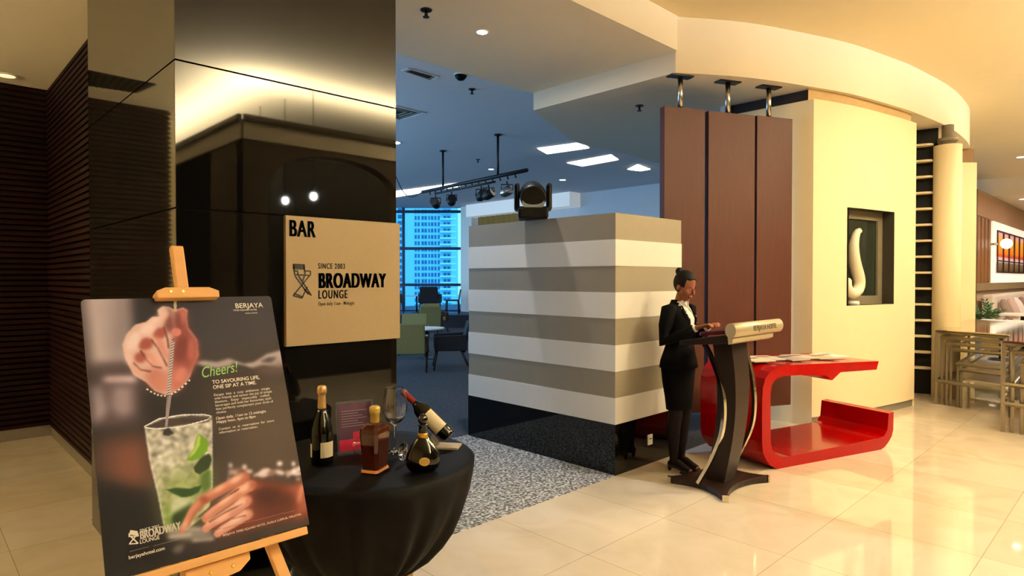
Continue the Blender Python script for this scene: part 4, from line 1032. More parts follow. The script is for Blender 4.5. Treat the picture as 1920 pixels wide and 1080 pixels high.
# lower hand
paint([(1000, 470), (1060, 500), (1300, 540), (1370, 520), (1385, 740), (1200, 770), (860, 860), (820, 800), (1000, 650), (940, 560)], (126, 66, 46), 4, 1, ZB)
paint([(1240, 560), (1370, 520), (1385, 700), (1310, 740), (1320, 640)], (176, 106, 78), 6, .9, ZB)
paint([(1060, 560), (1300, 580), (1310, 680), (1080, 690)], (92, 46, 34), 8, .85, ZB)
def finger(pts, w, c1, c2):
    disc(pts[0][0], pts[0][1], w[0] * .55, w[0] * .5, c1, 2, 1, ZB); disc(pts[-1][0], pts[-1][1], w[-1] * .55, w[-1] * .55, c1, 1, 1, ZB)
    stroke(pts, w, c1, 1, 1, ZB); stroke([(x - 4, y - w[0] * .2) for x, y in pts], [k * .4 for k in w], c2, 3, .9, ZB)
finger([(1010, 490), (940, 530), (850, 580), (760, 630), (700, 700), (665, 770), (640, 815)], [60, 62, 58, 56, 50, 44, 34], (190, 120, 88), (232, 178, 146))
finger([(1050, 540), (980, 580), (900, 640), (830, 690), (780, 740)], [62, 64, 58, 54, 44], (204, 138, 108), (236, 190, 160))
finger([(1020, 630), (960, 680), (880, 730), (800, 780), (780, 800)], [70, 66, 56, 50, 40], (212, 150, 122), (240, 200, 172))
finger([(1030, 710), (970, 750), (890, 800), (850, 830)], [62, 56, 50, 40], (214, 158, 130), (240, 205, 180))
stroke([(980, 560), (900, 610), (820, 660), (740, 730)], 9, (90, 46, 32), 1, .85, ZB); stroke([(1000, 650), (900, 700), (800, 760)], 8, (110, 58, 42), 1, .8, ZB); stroke([(1020, 720), (930, 740), (840, 790)], 7, (120, 66, 48), 1, .8, ZB)
disc(770, 625, 26, 22, (150, 74, 50), 3, .8, ZB)
for (x, y, rx, ry, c_, r_) in [(960, 505, 34, 16, (244, 208, 180), -.5), (860, 560, 40, 12, (240, 196, 166), -.5), (1010, 560, 34, 14, (246, 212, 186), -.5), (900, 625, 50, 12, (244, 206, 178), -.6), (990, 650, 30, 14, (246, 214, 190), -.4),
                               (880, 735, 50, 12, (248, 216, 192), -.5), (960, 745, 40, 10, (248, 220, 198), -.4), (1080, 540, 40, 16, (170, 98, 70), .2), (1150, 600, 70, 40, (82, 40, 30), 0), (1200, 700, 80, 22, (104, 56, 42), -.2), (1345, 590, 14, 60, (226, 158, 120), .2), (660, 770, 10, 26, (244, 206, 176), .5)]:
    disc(x, y, rx, ry, c_, 3, .75, ZB, r_)
# reflections below the glass
for a_, b_, c_ in [((560, 850), (700, 830), (210, 206, 196)), ((700, 830), (830, 850), (150, 146, 136)), ((640, 800), (760, 800), (200, 196, 180)), ((580, 930), (640, 900), (120, 114, 104)), ((700, 870), (830, 860), (220, 214, 205))]: stroke([a_, b_], 16, c_, 2, .85, ZB)
paint([(600, 900), (660, 890), (640, 940), (590, 950)], (120, 112, 104), 2, .8, ZB)
stroke([(328, 935), (1310, 690)], 3, (150, 140, 132), 0, .8, ZB)
canvas = np.clip(np.clip(canvas, 0, 1) ** 1.45 * 1.12, 0, 1)
lum_ = canvas.mean(axis=2, keepdims=True); canvas = np.clip((lum_ * .28 + canvas * .72) * np.array([1.0, 1.02, 1.16]), 0, 1)

ps = thing('poster', 'cocktail advertising poster with hands stirring a mojito, standing on the easel', 'poster', pw(PW / 2, 0, 0))
rc = .012
def rounded(u, v):
    du = min(u, PW - u); dv = PH - v
    return not (du < rc and dv < rc and (du - rc) ** 2 + (dv - rc) ** 2 > rc * rc)
outl = [pw(0, 0), pw(PW, 0)] + [pw(PW - rc + rc * math.cos(t), PH - rc + rc * math.sin(t)) for t in np.linspace(0, math.pi / 2, 6)] + [pw(rc - rc * math.sin(t), PH - rc + rc * math.cos(t)) for t in np.linspace(0, math.pi / 2, 6)]
MB().extrude([p - PN * .007 for p in outl], PN * .0062).build('poster_board', mat('foam_board', (60, 56, 54), .6, noise=.05), ps)
me = bpy.data.meshes.new('poster_print')
iu, iv = np.meshgrid(np.arange(NX + 1), np.arange(NY + 1)); Mi = world(ps).inverted()
MW = np.array(Mi)
pts3 = np.array(PO)[None] + (iu.ravel() / NX * PW)[:, None] * np.array(PX_) + (iv.ravel() / NY * PH)[:, None] * np.array(PU)
pts3 = pts3 @ MW[:3, :3].T + MW[:3, 3]
fi = []; keep = []
for j in range(NY):
    for i in range(NX):
        if j < NY - 8 or rounded((i + .5) / NX * PW, (j + .5) / NY * PH):
            b = j * (NX + 1) + i; fi.append((b, b + 1, b + NX + 2, b + NX + 1)); keep.append(j * NX + i)
me.from_pydata(pts3.tolist(), [], fi)
lin = np.where(canvas <= .04045, canvas / 12.92, ((canvas + .055) / 1.055) ** 2.4).reshape(-1, 3)[keep]
ca_ = me.color_attributes.new('art', 'FLOAT_COLOR', 'CORNER'); dat = np.ones((len(keep), 4, 4), np.float32); dat[:, :, :3] = lin[:, None, :]
ca_.data.foreach_set('color', dat.ravel())
pm = bpy.data.materials.new('poster_print'); pm.use_nodes = True; nt = pm.node_tree; an = nt.nodes.new('ShaderNodeVertexColor'); an.layer_name = 'art'
nt.links.new(an.outputs[0], nt.nodes['Principled BSDF'].inputs['Base Color']); nt.nodes['Principled BSDF'].inputs['Roughness'].default_value = .45; nt.nodes['Principled BSDF'].inputs['Specular IOR Level'].default_value = .06
me.materials.append(pm); o = bpy.data.objects.new('poster_print', me); S.collection.objects.link(o); o.parent = ps
green_ink = mat('green_ink', (140, 196, 110), .6, noise=.05)
def ptext(body, px, py, size, m=white_ink, sx=1, bold=0, ang=0, shear=0, sp=1, align='LEFT', nm='lettering'):
    u, v = uv(px, py); c_, s_ = math.cos(ang), math.sin(ang)
    return text(body, ps, m, pw(u, v, .0008), PX_ * c_ + PU * s_, PU * c_ - PX_ * s_, size, nm, sx, bold, .0002, align, shear, sp)
ptext('BERJAYA', 441, 578, .026, bold=.01, sx=1.0, nm='hotel_lettering')
ptext('TIMES SQUARE HOTEL', 437, 583.5, .0085, sx=1.0, nm='hotel_lettering'); ptext('KUALA LUMPUR', 460, 588.5, .006, nm='hotel_lettering')
ptext('Cheers!', 377, 709, .052, green_ink, .72, .0, .08, .35, nm='green_script')
ptext('TO SAVOURING LIFE,\nONE SIP AT A TIME.', 398, 720, .0175, sx=.95, bold=.012, nm='headline')
ptext('Escape  into  a  cosy  ambience,  mingle\nwith friends and savour the joy of simple\nlibations.   Enjoy   impeccably   crafted\nbeverages and bold bar favourites, each\nthat perfectly complement your drink of\nchoice.', 401, 743, .0118, sx=1.0, nm='paragraph')
ptext('Open daily, 11am to 12 midnight\nHappy hour, 4pm to 8pm', 405, 787, .0125, bold=.01, nm='opening_hours')
ptext('Contact  us  at  reservations  for  more\ninformation or reservation.', 410, 807, .0115, nm='contact_line')
ptext('SINCE 2003', 262, 998, .0115, sx=.9, bold=.01, nm='logo_lettering'); [ptext('BROADWAY', 262 + k_ * .5, 1011.5 - k_ * .1, .0315, sx=.60, bold=.0, nm='logo_lettering') for k_ in range(4)]; ptext('LOUNGE', 262, 1020, .016, sx=.8, bold=.01, nm='logo_lettering')
ptext('BERJAYA TIMES SQUARE HOTEL, KUALA LUMPUR, MALAYSIA', 418, 1006, .0095, sx=1.0, nm='address_line')
ptext('berjayahotel.com', 241, 1049, .0135, bold=.01, nm='web_line')
mb = MB()
for a_, b_, w_ in [((243, 998), (257, 1000), .012), ((243, 1004), (259, 1019), .003), ((258, 1001), (243, 1019), .003), ((243, 1006), (258, 1005), .003), ((242, 1020), (258, 1019), .003), ((242, 1000), (242, 1007), .003), ((258, 999), (259, 1006), .003)]:
    A_ = uv(*a_); B_ = uv(*b_); d = Vector((B_[0] - A_[0], B_[1] - A_[1])).normalized(); n_ = Vector((-d.y, d.x)) * w_ / 2
    mb.extrude([pw(A_[0] + n_.x, A_[1] + n_.y, .0005), pw(B_[0] + n_.x, B_[1] + n_.y, .0005), pw(B_[0] - n_.x, B_[1] - n_.y, .0005), pw(A_[0] - n_.x, A_[1] - n_.y, .0005)], PN * .0004)
mb.build('chair_emblem', white_ink, ps)

# ================================================================== BLACK TABLE WITH DRINKS
TC = Vector((1.445, 2.40, 0)); TR = .475; TZ = .83
tb = thing('cocktail_table', 'round cocktail table on a flared foot beneath a black cloth', 'table', TC)
MB().lathe([(TR - .012, TZ - .03), (TR - .012, TZ - .006)], TC, 48).build('table_top', black_metal, tb)
MB().lathe([(.03, .03), (.03, TZ - .03)], TC, 16).build('stem', steel, tb)
MB().lathe([(.19, 0), (.185, .02), (.03, .04)], TC, 32).build('table_base', steel, tb)
prof = [(.0, TZ), (.2, TZ), (.40, TZ), (.462, TZ - .001), (.474, TZ - .012), (.47, TZ - .06), (.455, TZ - .13), (.425, TZ - .21), (.385, TZ - .29), (.335, TZ - .36), (.27, TZ - .43), (.20, TZ - .485), (.155, TZ - .51), (.145, TZ - .53), (.16, TZ - .56), (.20, TZ - .63), (.235, TZ - .72), (.255, TZ - .815)]
SEG = 180; vs = []; fs = []
for i, (r, z) in enumerate(prof):
    d_ = max(0, TZ - z); amp = min(.022, d_ * .07) if d_ < .48 else .016
    for k in range(SEG):
        th = 2 * math.pi * k / SEG
        w_ = math.sin(th * 17 + .6 * math.sin(th * 3)) * .6 + math.sin(th * 29 + 1.3) * .3 + math.sin(th * 7 + 2) * .5
        rr_ = r + (amp * w_ if r > .1 and d_ > .02 else 0); vs.append((TC.x + rr_ * math.cos(th), TC.y + rr_ * math.sin(th), z))
for i in range(len(prof) - 1):
    for k in range(SEG): fs.append((i * SEG + k, i * SEG + (k + 1) % SEG, (i + 1) * SEG + (k + 1) % SEG, (i + 1) * SEG + k))
m_ = MB(); m_.add(vs, fs, 0, True); cl = m_.build('tablecloth', cloth_black, origin=TC)
setp(cl, 'black satin cloth gathered at the waist, draped over the round cocktail table', 'tablecloth')
gb = MB(); gb.tube([(TC.x + .186 * math.cos(t), TC.y + .186 * math.sin(t), TZ - .525 + .006 * math.sin(5 * t)) for t in np.linspace(0, 2 * math.pi, 40)], .02, 8)
gbo = gb.build('sash', gold, origin=(TC.x, TC.y, .3)); setp(gbo, 'gold sash tied round the waist of the black tablecloth', 'sash')

gold_foil = mat('gold_foil', (206, 170, 116), .38, metal=.6, noise=.1, nscale=60)
bottle_dark = mat('bottle_green', (5, 8, 5), .07, coat=.1, noise=.2)
label_c = mat('label_cream', (228, 216, 182), .6, noise=.04)
amber = mat('amber_glass', (52, 17, 8), .06, ior=1.45, coat=.3, noise=.25, nscale=14)
def on(px, py): p = atz(px, py, TZ); return (p[0], p[1], TZ + .001)
# champagne
c = on(604, 870); H = .325
t = thing('champagne_bottle', 'dark champagne bottle with gold foil neck and cream label, at left on the black table', 'bottle', c)
MB().lathe([(.03, 0), (.043, .004), (.045, .02), (.045, .13), (.043, .15), (.034, .185), (.022, .215), (.0165, .235)], c, 32).build('bottle_body', bottle_dark, t)
MB().lathe([(.0168, .228), (.0175, .236), (.0158, .28), (.0158, .292), (.0195, .294), (.0195, .31), (.018, .322), (.012, .326)], c, 24).build('foil', gold_foil, t)
def label_arc(c, r, z0, z1, a0, a1, m, parent, name='bottle_label', n=14):
    mb = MB(); A_ = [math.radians(a0 + (a1 - a0) * k / n) for k in range(n + 1)]
    vs = [(c[0] + (r) * math.cos(a), c[1] + r * math.sin(a), c[2] + z) for z in (z0, z1) for a in A_]
    mb.add(vs, [(k, k + 1, k + n + 2, k + n + 1) for k in range(n)], 0, True); return mb.build(name, m, parent)
toC = math.degrees(math.atan2(-c[1], -c[0]))
label_arc(c, .0458, .035, .098, toC - 8, toC + 70, label_c, t); label_arc(c, .0458, .035, .09, toC - 95, toC - 60, label_c, t)
# acrylic menu stand
c = on(668, 848)
t = thing('menu_stand', 'clear acrylic stand with dark purple and pink menu card, behind the amber bottle', 'menu stand', c)
u_ = Vector((rt[0], rt[1], 0)); bk = Vector((fw[0], fw[1], 0)).normalized()
ax = (u_ * .85 + bk * .5).normalized(); an_ = Vector((-ax.y, ax.x, 0))
wd_, ht_ = .165, .225; lean = an_ * .03
B0 = Vector(c) - ax * wd_ / 2
def card(mb, s0, s1, h0, h1, off, th):
    f = lambda s_, h_: B0 + ax * s_ + Vector((0, 0, h_)) + lean * (h_ / ht_) + an_ * off
    mb.extrude([f(s0, h0), f(s1, h0), f(s1, h1), f(s0, h1)], an_ * th)
mb = MB(); card(mb, 0, wd_, 0, ht_, -.004, .003); mb.build('acrylic_sheet', mat('acrylic', (220, 225, 235), .05, trans=.9, ior=1.3, noise=.01), t)
mb = MB(); card(mb, .008, wd_ - .008, .012, ht_ - .008, -.006, .001); mb.build('menu_card', mat('card_purple', (70, 36, 62), .4, noise=.4, nscale=30), t)
mb = MB(); card(mb, .008, wd_ - .008, .012, .06, -.0068, .0005); card(mb, .07, .12, .06, .09, -.0068, .0005); mb.build('pink_print', mat('pink_print', (196, 34, 72), .4, noise=.3, nscale=30), t)
mb = MB()
for k in range(7): card(mb, .02, wd_ - .03 - .02 * (k % 3), .115 + k * .011, .118 + k * .011, -.0068, .0005)
mb.build('menu_lines', mat('menu_text', (130, 112, 130), .5, noise=.1), t)
mb = MB().cbox(Vector(c) + an_ * .0, (.17, .07, .003), M=Matrix((ax, an_, Vector((0, 0, 1)))).transposed()); mb.build('stand_foot', mat('acrylic'), t)
# amber faceted bottle
c = on(703, 884); R_ = Matrix.Rotation(math.radians(28), 3, 'Z')
t = thing('cognac_bottle', 'square faceted amber liquor bottle with gold stopper at the centre of the black table', 'bottle', c)
def sqloft(secs, c, M, bev=.22):
    mb = MB(); vs = []; n = 8
    for (hx, hy, z, b) in secs:
        for x, y in ((hx, hy - b), (hx - b, hy), (-hx + b, hy), (-hx, hy - b), (-hx, -hy + b), (-hx + b, -hy), (hx - b, -hy), (hx, -hy + b)):
            v = M @ Vector((x, y, 0)); vs.append((c[0] + v.x, c[1] + v.y, c[2] + z))
    for i in range(len(secs) - 1):
        for k in range(n): mb_f = (i * n + k, i * n + (k + 1) % n, (i + 1) * n + (k + 1) % n, (i + 1) * n + k); mb.f.append(mb_f); mb.m.append(0); mb.sm.append(False)
    mb.v = vs; mb.f += [tuple(range(n - 1, -1, -1)), tuple(range(len(vs) - n, len(vs)))]; mb.m += [0, 0]; mb.sm += [False, False]
    return mb
sqloft([(.048, .036, 0, .008), (.05, .038, .006, .008), (.047, .036, .016, .009), (.045, .034, .018, .01), (.058, .042, .16, .012), (.056, .04, .178, .014), (.035, .028, .192, .012), (.02, .02, .196, .008)], c, R_).build('bottle_body', amber, t, bevel=.002)
sqloft([(.047, .037, .006, .008), (.0512, .0395, .0065, .009), (.0485, .0375, .016, .009), (.046, .0355, .0165, .009)], c, R_).build('base_facet', mat('amber_light', (200, 130, 70), .08, coat=.5, noise=.2), t)
MB().lathe([(.016, .196), (.018, .20), (.018, .232), (.021, .234), (.022, .255), (.016, .262)], c, 16).build('stopper', mat('stopper_gold', (206, 176, 90), .35, noise=.25, nscale=40, metal=.3), t)
# standing wine glass
def wine_glass(label, c, M, sc_=1.0):
    t = thing('wine_glass', label, 'wine glass', tuple(c), None)
    pr_ = [(.040, 0), (.039, .002), (.037, .0035), (.008, .007), (.005, .010), (.0035, .02), (.0035, .095), (.008, .105), (.030, .122), (.042, .145), (.046, .17), (.043, .205), (.0348, .242), (.0343, .2448), (.0335, .2455), (.0328, .2448), (.0332, .242), (.042, .205), (.0448, .17), (.0405, .146), (.029, .124), (.001, .110)]
    MB().lathe([(r * sc_, z * sc_) for r, z in pr_], c, 32, M=M).build('glass_body', clear, t); return t
wine_glass('empty clear wine glass standing upright in the middle of the black table', on(741, 848), Matrix.Identity(3), 1.17)
# lying glass behind the amber bottle
p1 = Vector(on(757, 868)); p0 = Vector(on(668, 856)); ax_ = (p0 - p1).normalized(); ax_ = (ax_ + Vector((0, 0, .0))).normalized()
q = ax_.cross(Vector((0, 0, 1))).normalized(); ML = Matrix((q, ax_.cross(q) * -1, ax_)).transposed()
wine_glass('clear wine glass lying on its side behind the amber bottle', (p1.x, p1.y, TZ + .049), ML, .98)
# dark decanter
c = on(793, 884)
t = thing('decanter', 'wide dark brandy decanter with gold oval seal, at the front right of the black table', 'decanter', c)
MRr = Matrix.Rotation(YAW - math.pi / 2 + .2, 3, 'Z')
MB().lathe([(.03, 0), (.05, .004), (.064, .02), (.07, .045), (.064, .075), (.048, .105), (.028, .13), (.018, .145), (.015, .18), (.019, .183), (.019, .19)], c, 36, M=MRr @ Matrix.Diagonal((1, .6, 1))).build('bottle_body', mat('decanter_dark', (5, 4, 4), .06, coat=.2, noise=.3), t)
MB().ell((c[0], c[1], c[2] + .208), (.021, .018, .022)).build('stopper', mat('decanter_dark'), t)
MB().lathe([(.0195, .135), (.021, .14), (.021, .15), (.0195, .155)], c, 20).build('neck_collar', gold, t)
fd = Vector((-fw[0], -fw[1], 0)).normalized(); cc_ = Vector(c) + fd * .0395 + Vector((rt[0], rt[1], 0)) * .012 + Vector((0, 0, .05)); sd_ = Vector((rt[0], rt[1], 0))
mb = MB(); mb.extrude([cc_ + sd_ * .021 * math.cos(t_) + Vector((0, 0, 1)) * .016 * math.sin(t_) for t_ in np.linspace(0, 2 * math.pi, 24, endpoint=False)], fd * .006); mb.build('oval_seal', mat('seal_gold', (216, 176, 96), .4, noise=.1), t)
# tilted wine bottle on wooden wedge
c1 = Vector(atz(842, 838, TZ)); c1 = Vector((c1.x, c1.y, TZ + .046)); dirb = (Vector((-rt[0], -rt[1], 0)) * .72 + Vector((0, 0, 1)) * .68 + bk * .1).normalized()
t = thing('wine_bottle', 'wine bottle with white label and maroon neck, propped tilted on the black table', 'bottle', tuple(c1))
q = dirb.cross(Vector((0, 0, 1))).normalized(); MLb = Matrix((q, dirb.cross(q), dirb)).transposed()
MB().lathe([(.03, 0), (.037, .004), (.0385, .015), (.0385, .17), (.034, .19), (.018, .212), (.0145, .225)], c1, 28, M=MLb).build('bottle_body', bottle_dark, t)
MB().lathe([(.0146, .222), (.0146, .285), (.0165, .286), (.0165, .298), (.012, .299)], c1, 20, M=MLb).build('capsule', mat('capsule_maroon', (112, 28, 24), .35, noise=.1), t)
tcv = MLb.transposed() @ (Vector((0, 0, CH)) - c1); LA = math.atan2(tcv.y, tcv.x)
mb = MB(); vs = []; n = 16
for z_ in (.05, .15):
    for k in range(n + 1):
        a_ = LA - 1.0 + 2.0 * k / n; vs.append(c1 + MLb @ Vector((.0391 * math.cos(a_), .0391 * math.sin(a_), z_)))
mb.add(vs, [(k, k + 1, k + n + 2, k + n + 1) for k in range(n)], 0, True); mb.build('bottle_label', label_c, t)
ws = thing('bottle_stand', 'small pale wooden stand propping up the tilted wine bottle', 'bottle stand', (c1.x, c1.y, TZ))
wb = c1 + Vector((0, 0, -.046)); mb = MB(); xx = Vector((dirb.x, dirb.y, 0)).normalized(); yy = Vector((-xx.y, xx.x, 0))
mb.extrude([wb - xx * .05 - yy * .045, wb + xx * .12 - yy * .045, wb + xx * .12 + yy * .045, wb - xx * .05 + yy * .045], (0, 0, .008)); mb.build('stand_base', mat('stand_wood', (170, 156, 130), .6, noise=.1), ws)
top_ = c1 + dirb * .10 - Vector((0, 0, .06)); mb = MB(); mb.extrude([wb + xx * .05 - yy * .02 + Vector((0, 0, .008)), wb + xx * .075 - yy * .02 + Vector((0, 0, .008)), wb + xx * .082 - yy * .02 + Vector((0, 0, .052)), wb + xx * .057 - yy * .02 + Vector((0, 0, .025))], yy * .04); mb.build('prop', mat('stand_wood'), ws)

# ================================================================== LECTERN
lt = thing('lectern', 'dark curved lectern with chrome arcs and cream rolled front, before the attendant', 'lectern', (4.56, 2.41, 0))
espresso = mat('espresso_wood', (30, 18, 12), .4, spec=.3, noise=.2, nscale=6, stretch=(3, 3, .6))
cream_metal = mat('cream_metal', (196, 182, 150), .35, metal=.35, noise=.05)
tips = [(4.22, 2.15), (4.90, 2.13), (5.0, 2.66), (4.31, 2.68)]; cen = (4.6, 2.41)
outl = []
for i in range(4):
    a_ = Vector(tips[i]); b_ = Vector(tips[(i + 1) % 4]); c_ = Vector(cen); d = (b_ - a_).normalized()
    s0 = a_ + d * .03 + (c_ - a_).normalized() * .0; e0 = b_ - d * .03; mid = (a_ + b_) / 2 + (c_ - (a_ + b_) / 2).normalized() * .085
    for k in range(9):
        f = k / 8; outl.append(tuple((s0 * (1 - f) ** 2 + (mid * 2 - (s0 + e0) / 2) * 2 * f * (1 - f) + e0 * f * f)))
MB().prism(outl, .005, .05).build('base', espresso, lt, bevel=.004)
for i in range(4):
    a_ = Vector(tips[i]); n_ = (a_ - Vector(cen)).normalized(); t_ = Vector((-n_.y, n_.x)); q_ = a_ - n_ * .006
    MB().prism([tuple(q_ - t_ * .022 - n_ * .012), tuple(q_ - t_ * .022 + n_ * .002), tuple(q_ + t_ * .022 + n_ * .002), tuple(q_ + t_ * .022 - n_ * .012)], .003, .052).build('corner_cap', chrome, lt)
# post: side profile swept along X
zs = np.linspace(.05, 1.15, 14)
def fy(z): return 2.285 - .10 * math.sin((z - .0) / 1.2 * math.pi * .85) + .02 * (1 - z)
def hwid(z): return .085 + .035 * z
xc = 4.56
vs = []; fs = []
for z_ in zs:
    y_ = fy(z_); h_ = hwid(z_); vs += [(xc - h_, y_, z_), (xc + h_, y_, z_), (xc + h_, y_ + .15, z_), (xc - h_, y_ + .15, z_)]
for i in range(len(zs) - 1):
    for k in range(4): fs.append((i * 4 + k, i * 4 + (k + 1) % 4, (i + 1) * 4 + (k + 1) % 4, (i + 1) * 4 + k))
m_ = MB(); m_.add(vs, fs); m_.add(vs[:4], [(0, 1, 2, 3)]); m_.add(vs[-4:], [(0, 1, 2, 3)]); m_.build('post', espresso, lt)
for xa, pts_ in ((4.355, [(2.44, .045), (2.33, .25), (2.255, .45), (2.235, .63), (2.26, .82), (2.33, 1.0), (2.40, 1.12)]), (4.80, [(2.42, .045), (2.31, .25), (2.23, .45), (2.21, .63), (2.225, .8), (2.25, .92), (2.30, 1.1)])):
    sm_ = smooth_path([np.array((xa, a_, b_)) for a_, b_ in pts_], 12); mb = MB()
    vs = []; fs = []
    for i, p in enumerate(sm_):
        t_ = np.array(sm_[min(i + 1, len(sm_) - 1)]) - np.array(sm_[max(i - 1, 0)]); t_ /= np.linalg.norm(t_); n_ = np.array([0, t_[2], -t_[1]]) * .012; w_ = np.array([.02, 0, 0])
        p = np.array(p); vs += [p - n_ - w_, p - n_ + w_, p + n_ + w_, p + n_ - w_]
    for i in range(len(sm_) - 1):
        for k in range(4): fs.append((i * 4 + k, i * 4 + (k + 1) % 4, (i + 1) * 4 + (k + 1) % 4, (i + 1) * 4 + k))
    mb.add(vs, fs); mb.build('chrome_arc', chrome, lt)
LX0, LX1 = 4.19, 4.985
mb = MB(); mb.extrude([(LX0 + .02, 2.13, 1.14), (LX0 + .02, 2.52, 1.10), (LX0 + .02, 2.52, 1.135), (LX0 + .02, 2.16, 1.20)], (LX1 - LX0 - .06, 0, 0)); mb.build('desk_top', espresso, lt, bevel=.004)
mb = MB(); mb.extrude([(LX0, 2.105 + .055 * math.cos(a_) * .75, 1.235 + .052 * math.sin(a_)) for a_ in np.linspace(0, 2 * math.pi, 20, endpoint=False)], (LX1 - LX0, 0, 0), 0, True); o = mb.build('rolled_front', cream_metal, lt)
text('BERJAYA HOTEL', o, mat('engraved', (96, 84, 60), .5, noise=.1), (LX0 + .27, 2.105 - .0425, 1.222), (1, 0, 0), (0, 0, 1), .055, 'lettering', 1.0, .01)
mb = MB(); mb.extrude([(LX0 + .01, 2.125, 1.135), (LX0 + .01, 2.095, 1.15), (LX0 + .01, 2.09, 1.178), (LX0 + .01, 2.13, 1.19)], (LX1 - LX0 - .13, 0, 0)); mb.build('lower_roll', cream_metal, lt)
mf = thing('leather_folder', 'dark red leather folder lying on the lectern top', 'folder', (4.37, 2.27, 1.18))
Mf = Matrix.Rotation(math.radians(-8), 3, 'X')
MB().cbox((4.37, 2.27, 1.206), (.26, .2, .03), M=Mf).build('folder_cover', mat('red_leather', (72, 14, 18), .35, noise=.2), mf, bevel=.006)
MB().cbox((4.37, 2.27, 1.2062), (.25, .206, .015), M=Mf).build('pages', paper, mf)

# ================================================================== ATTENDANT
WX, WY = 4.67, 2.79
wm = thing('person', 'woman in black blazer and skirt, hair in a bun, looking down behind the lectern', 'person', (WX, WY, 0))
def L(x, y, z): return Vector((WX + x, WY + y, z))
def ring_loft(mb, secs, seg=28, mi=0, cap=True, skip=None):
    """secs: (cx, cy, z, rx, ry)"""
    vs = []
    for cx, cy, z_, rx, ry in secs:
        for k in range(seg):
            th = 2 * math.pi * k / seg; vs.append(L(cx + rx * math.cos(th), cy + ry * math.sin(th), z_))
    fs = []
    for i in range(len(secs) - 1):
        for k in range(seg):
            f = (i * seg + k, i * seg + (k + 1) % seg, (i + 1) * seg + (k + 1) % seg, (i + 1) * seg + k)
            if skip and skip(sum((vs[j] for j in f), Vector()) / 4 - Vector((WX, WY, 0))): continue
            fs.append(f)
    mb.add(vs, fs, mi, True)
    if cap: mb.add(vs[:seg], [tuple(range(seg - 1, -1, -1))], mi); mb.add(vs[-seg:], [tuple(range(seg))], mi)
    return mb
def limb(mb, pts, rad, seg=14): return mb.tube([L(*p) for p in pts], rad, seg)
HEAD = Matrix.Rotation(math.radians(-8), 3, 'Z') @ Matrix.Rotation(math.radians(24), 3, 'X')
HC = Vector((0.0, -.045, 1.545))
def hp(x, y, z): v = HEAD @ Vector((x, y, z)); return L(*(HC + v))
body = MB()
ring_loft(body, [(0, .01, .80, .13, .10), (0, .015, .88, .158, .115), (0, .01, .97, .14, .10), (0, 0, 1.06, .112, .085), (0, -.005, 1.18, .128, .098), (0, -.005, 1.27, .14, .10), (0, .005, 1.33, .128, .07), (0, .012, 1.37, .075, .052), (0, .008, 1.41, .055, .052)])
limb(body, [(0, .01, 1.36), (0, -.005, 1.43), (0, -.03, 1.50)], [.052, .047, .048])
body.ell(hp(0, .012, .02), (.073, .092, .098), M=HEAD, seg=28, rings=18)           # skull
body.ell(hp(0, -.028, -.035), (.056, .062, .070), M=HEAD, seg=24, rings=16)        # face
body.ell(hp(0, -.062, -.088), (.026, .024, .022), M=HEAD)                          # chin
body.tube([hp(0, -.088, .012), hp(0, -.102, -.018), hp(0, -.108, -.032)], [.008, .011, .013], 10)   # nose
body.ell(hp(0, -.090, -.062), (.022, .010, .006), M=HEAD); body.ell(hp(0, -.088, -.070), (.019, .010, .006), M=HEAD)
for s in (-1, 1):
    body.ell(hp(s * .073, .005, -.015), (.008, .018, .029), M=HEAD)
    body.ell(hp(s * .036, -.066, -.03), (.022, .02, .022), M=HEAD)
for s in (-1, 1):
    # arm: shoulder, elbow, wrist
    sh = (s * .158, .012, 1.345); el = (s * .205, .03, 1.09); wr = (s * .09 - .04, -.235, 1.215)
    limb(body, [(s * .11, .01, 1.325), (s * .150, .012, 1.325), (s * .188, .02, 1.22), el, (s * .15 - .01, -.09, 1.14), wr], [.038, .044, .042, .037, .034, .022])
    # leg
    limb(body, [(s * .075, .01, .86), (s * .078, .005, .66), (s * .070, -.005, .49), (s * .068, .018, .36), (s * .062, .02, .22), (s * .058, .022, .11), (s * .058, .02, .06)], [.085, .072, .052, .053, .040, .028, .03])
    limb(body, [(s * .058, .04, .075), (s * .058, -.02, .065), (s * .058, -.08, .035), (s * .058, -.14, .025)], [.03, .03, .03, .022])
    # palm, thumb and fingers, reaching over the desk
    pa = Vector((s * .09 - .04, -.235, 1.215)); pb_ = Vector((s * .06 - .06, -.305, 1.235)); d = (pb_ - pa).normalized(); sd2 = Vector((-s, -.35, 0)).normalized() if False else Vector((1, 0, 0)) - d * d.x
    sd2.normalize(); up2 = sd2.cross(d).normalized()
    body.tube([L(*(pa - d * .01)), L(*(pa + d * .03)), L(*(pb_))], [.021, .030, .034], 14, ell=[.8, .5, .45], side=sd2)
    for k, (ln, of) in enumerate([(.062, -.026), (.070, -.009), (.066, .009), (.052, .025)]):
        b0 = pb_ + sd2 * of * -s - d * .008; b1 = b0 + d * ln * .5 + Vector((0, 0, .002)); b2 = b1 + (d * .8 - Vector((0, 0, .6))).normalized() * ln * .32; b3 = b2 + (d * .3 - Vector((0, 0, 1))).normalized() * ln * .28
        body.tube([L(*b0), L(*b1), L(*b2), L(*b3)], [.0092, .0088, .008, .0062], 10)
    tb0 = pa + d * .025 - sd2 * s * .018; tb1 = tb0 + (d * .6 - sd2 * s * .9).normalized() * .035; tb2 = tb1 + (d * 1.0 - sd2 * s * .2 - Vector((0, 0, .3))).normalized() * .028
    body.tube([L(*tb0), L(*tb1), L(*tb2)], [.012, .0105, .008], 10)
skin = mat('skin_brown', (146, 88, 64), .5, noise=.08, nscale=20)
bo = body.build('body', skin, wm)
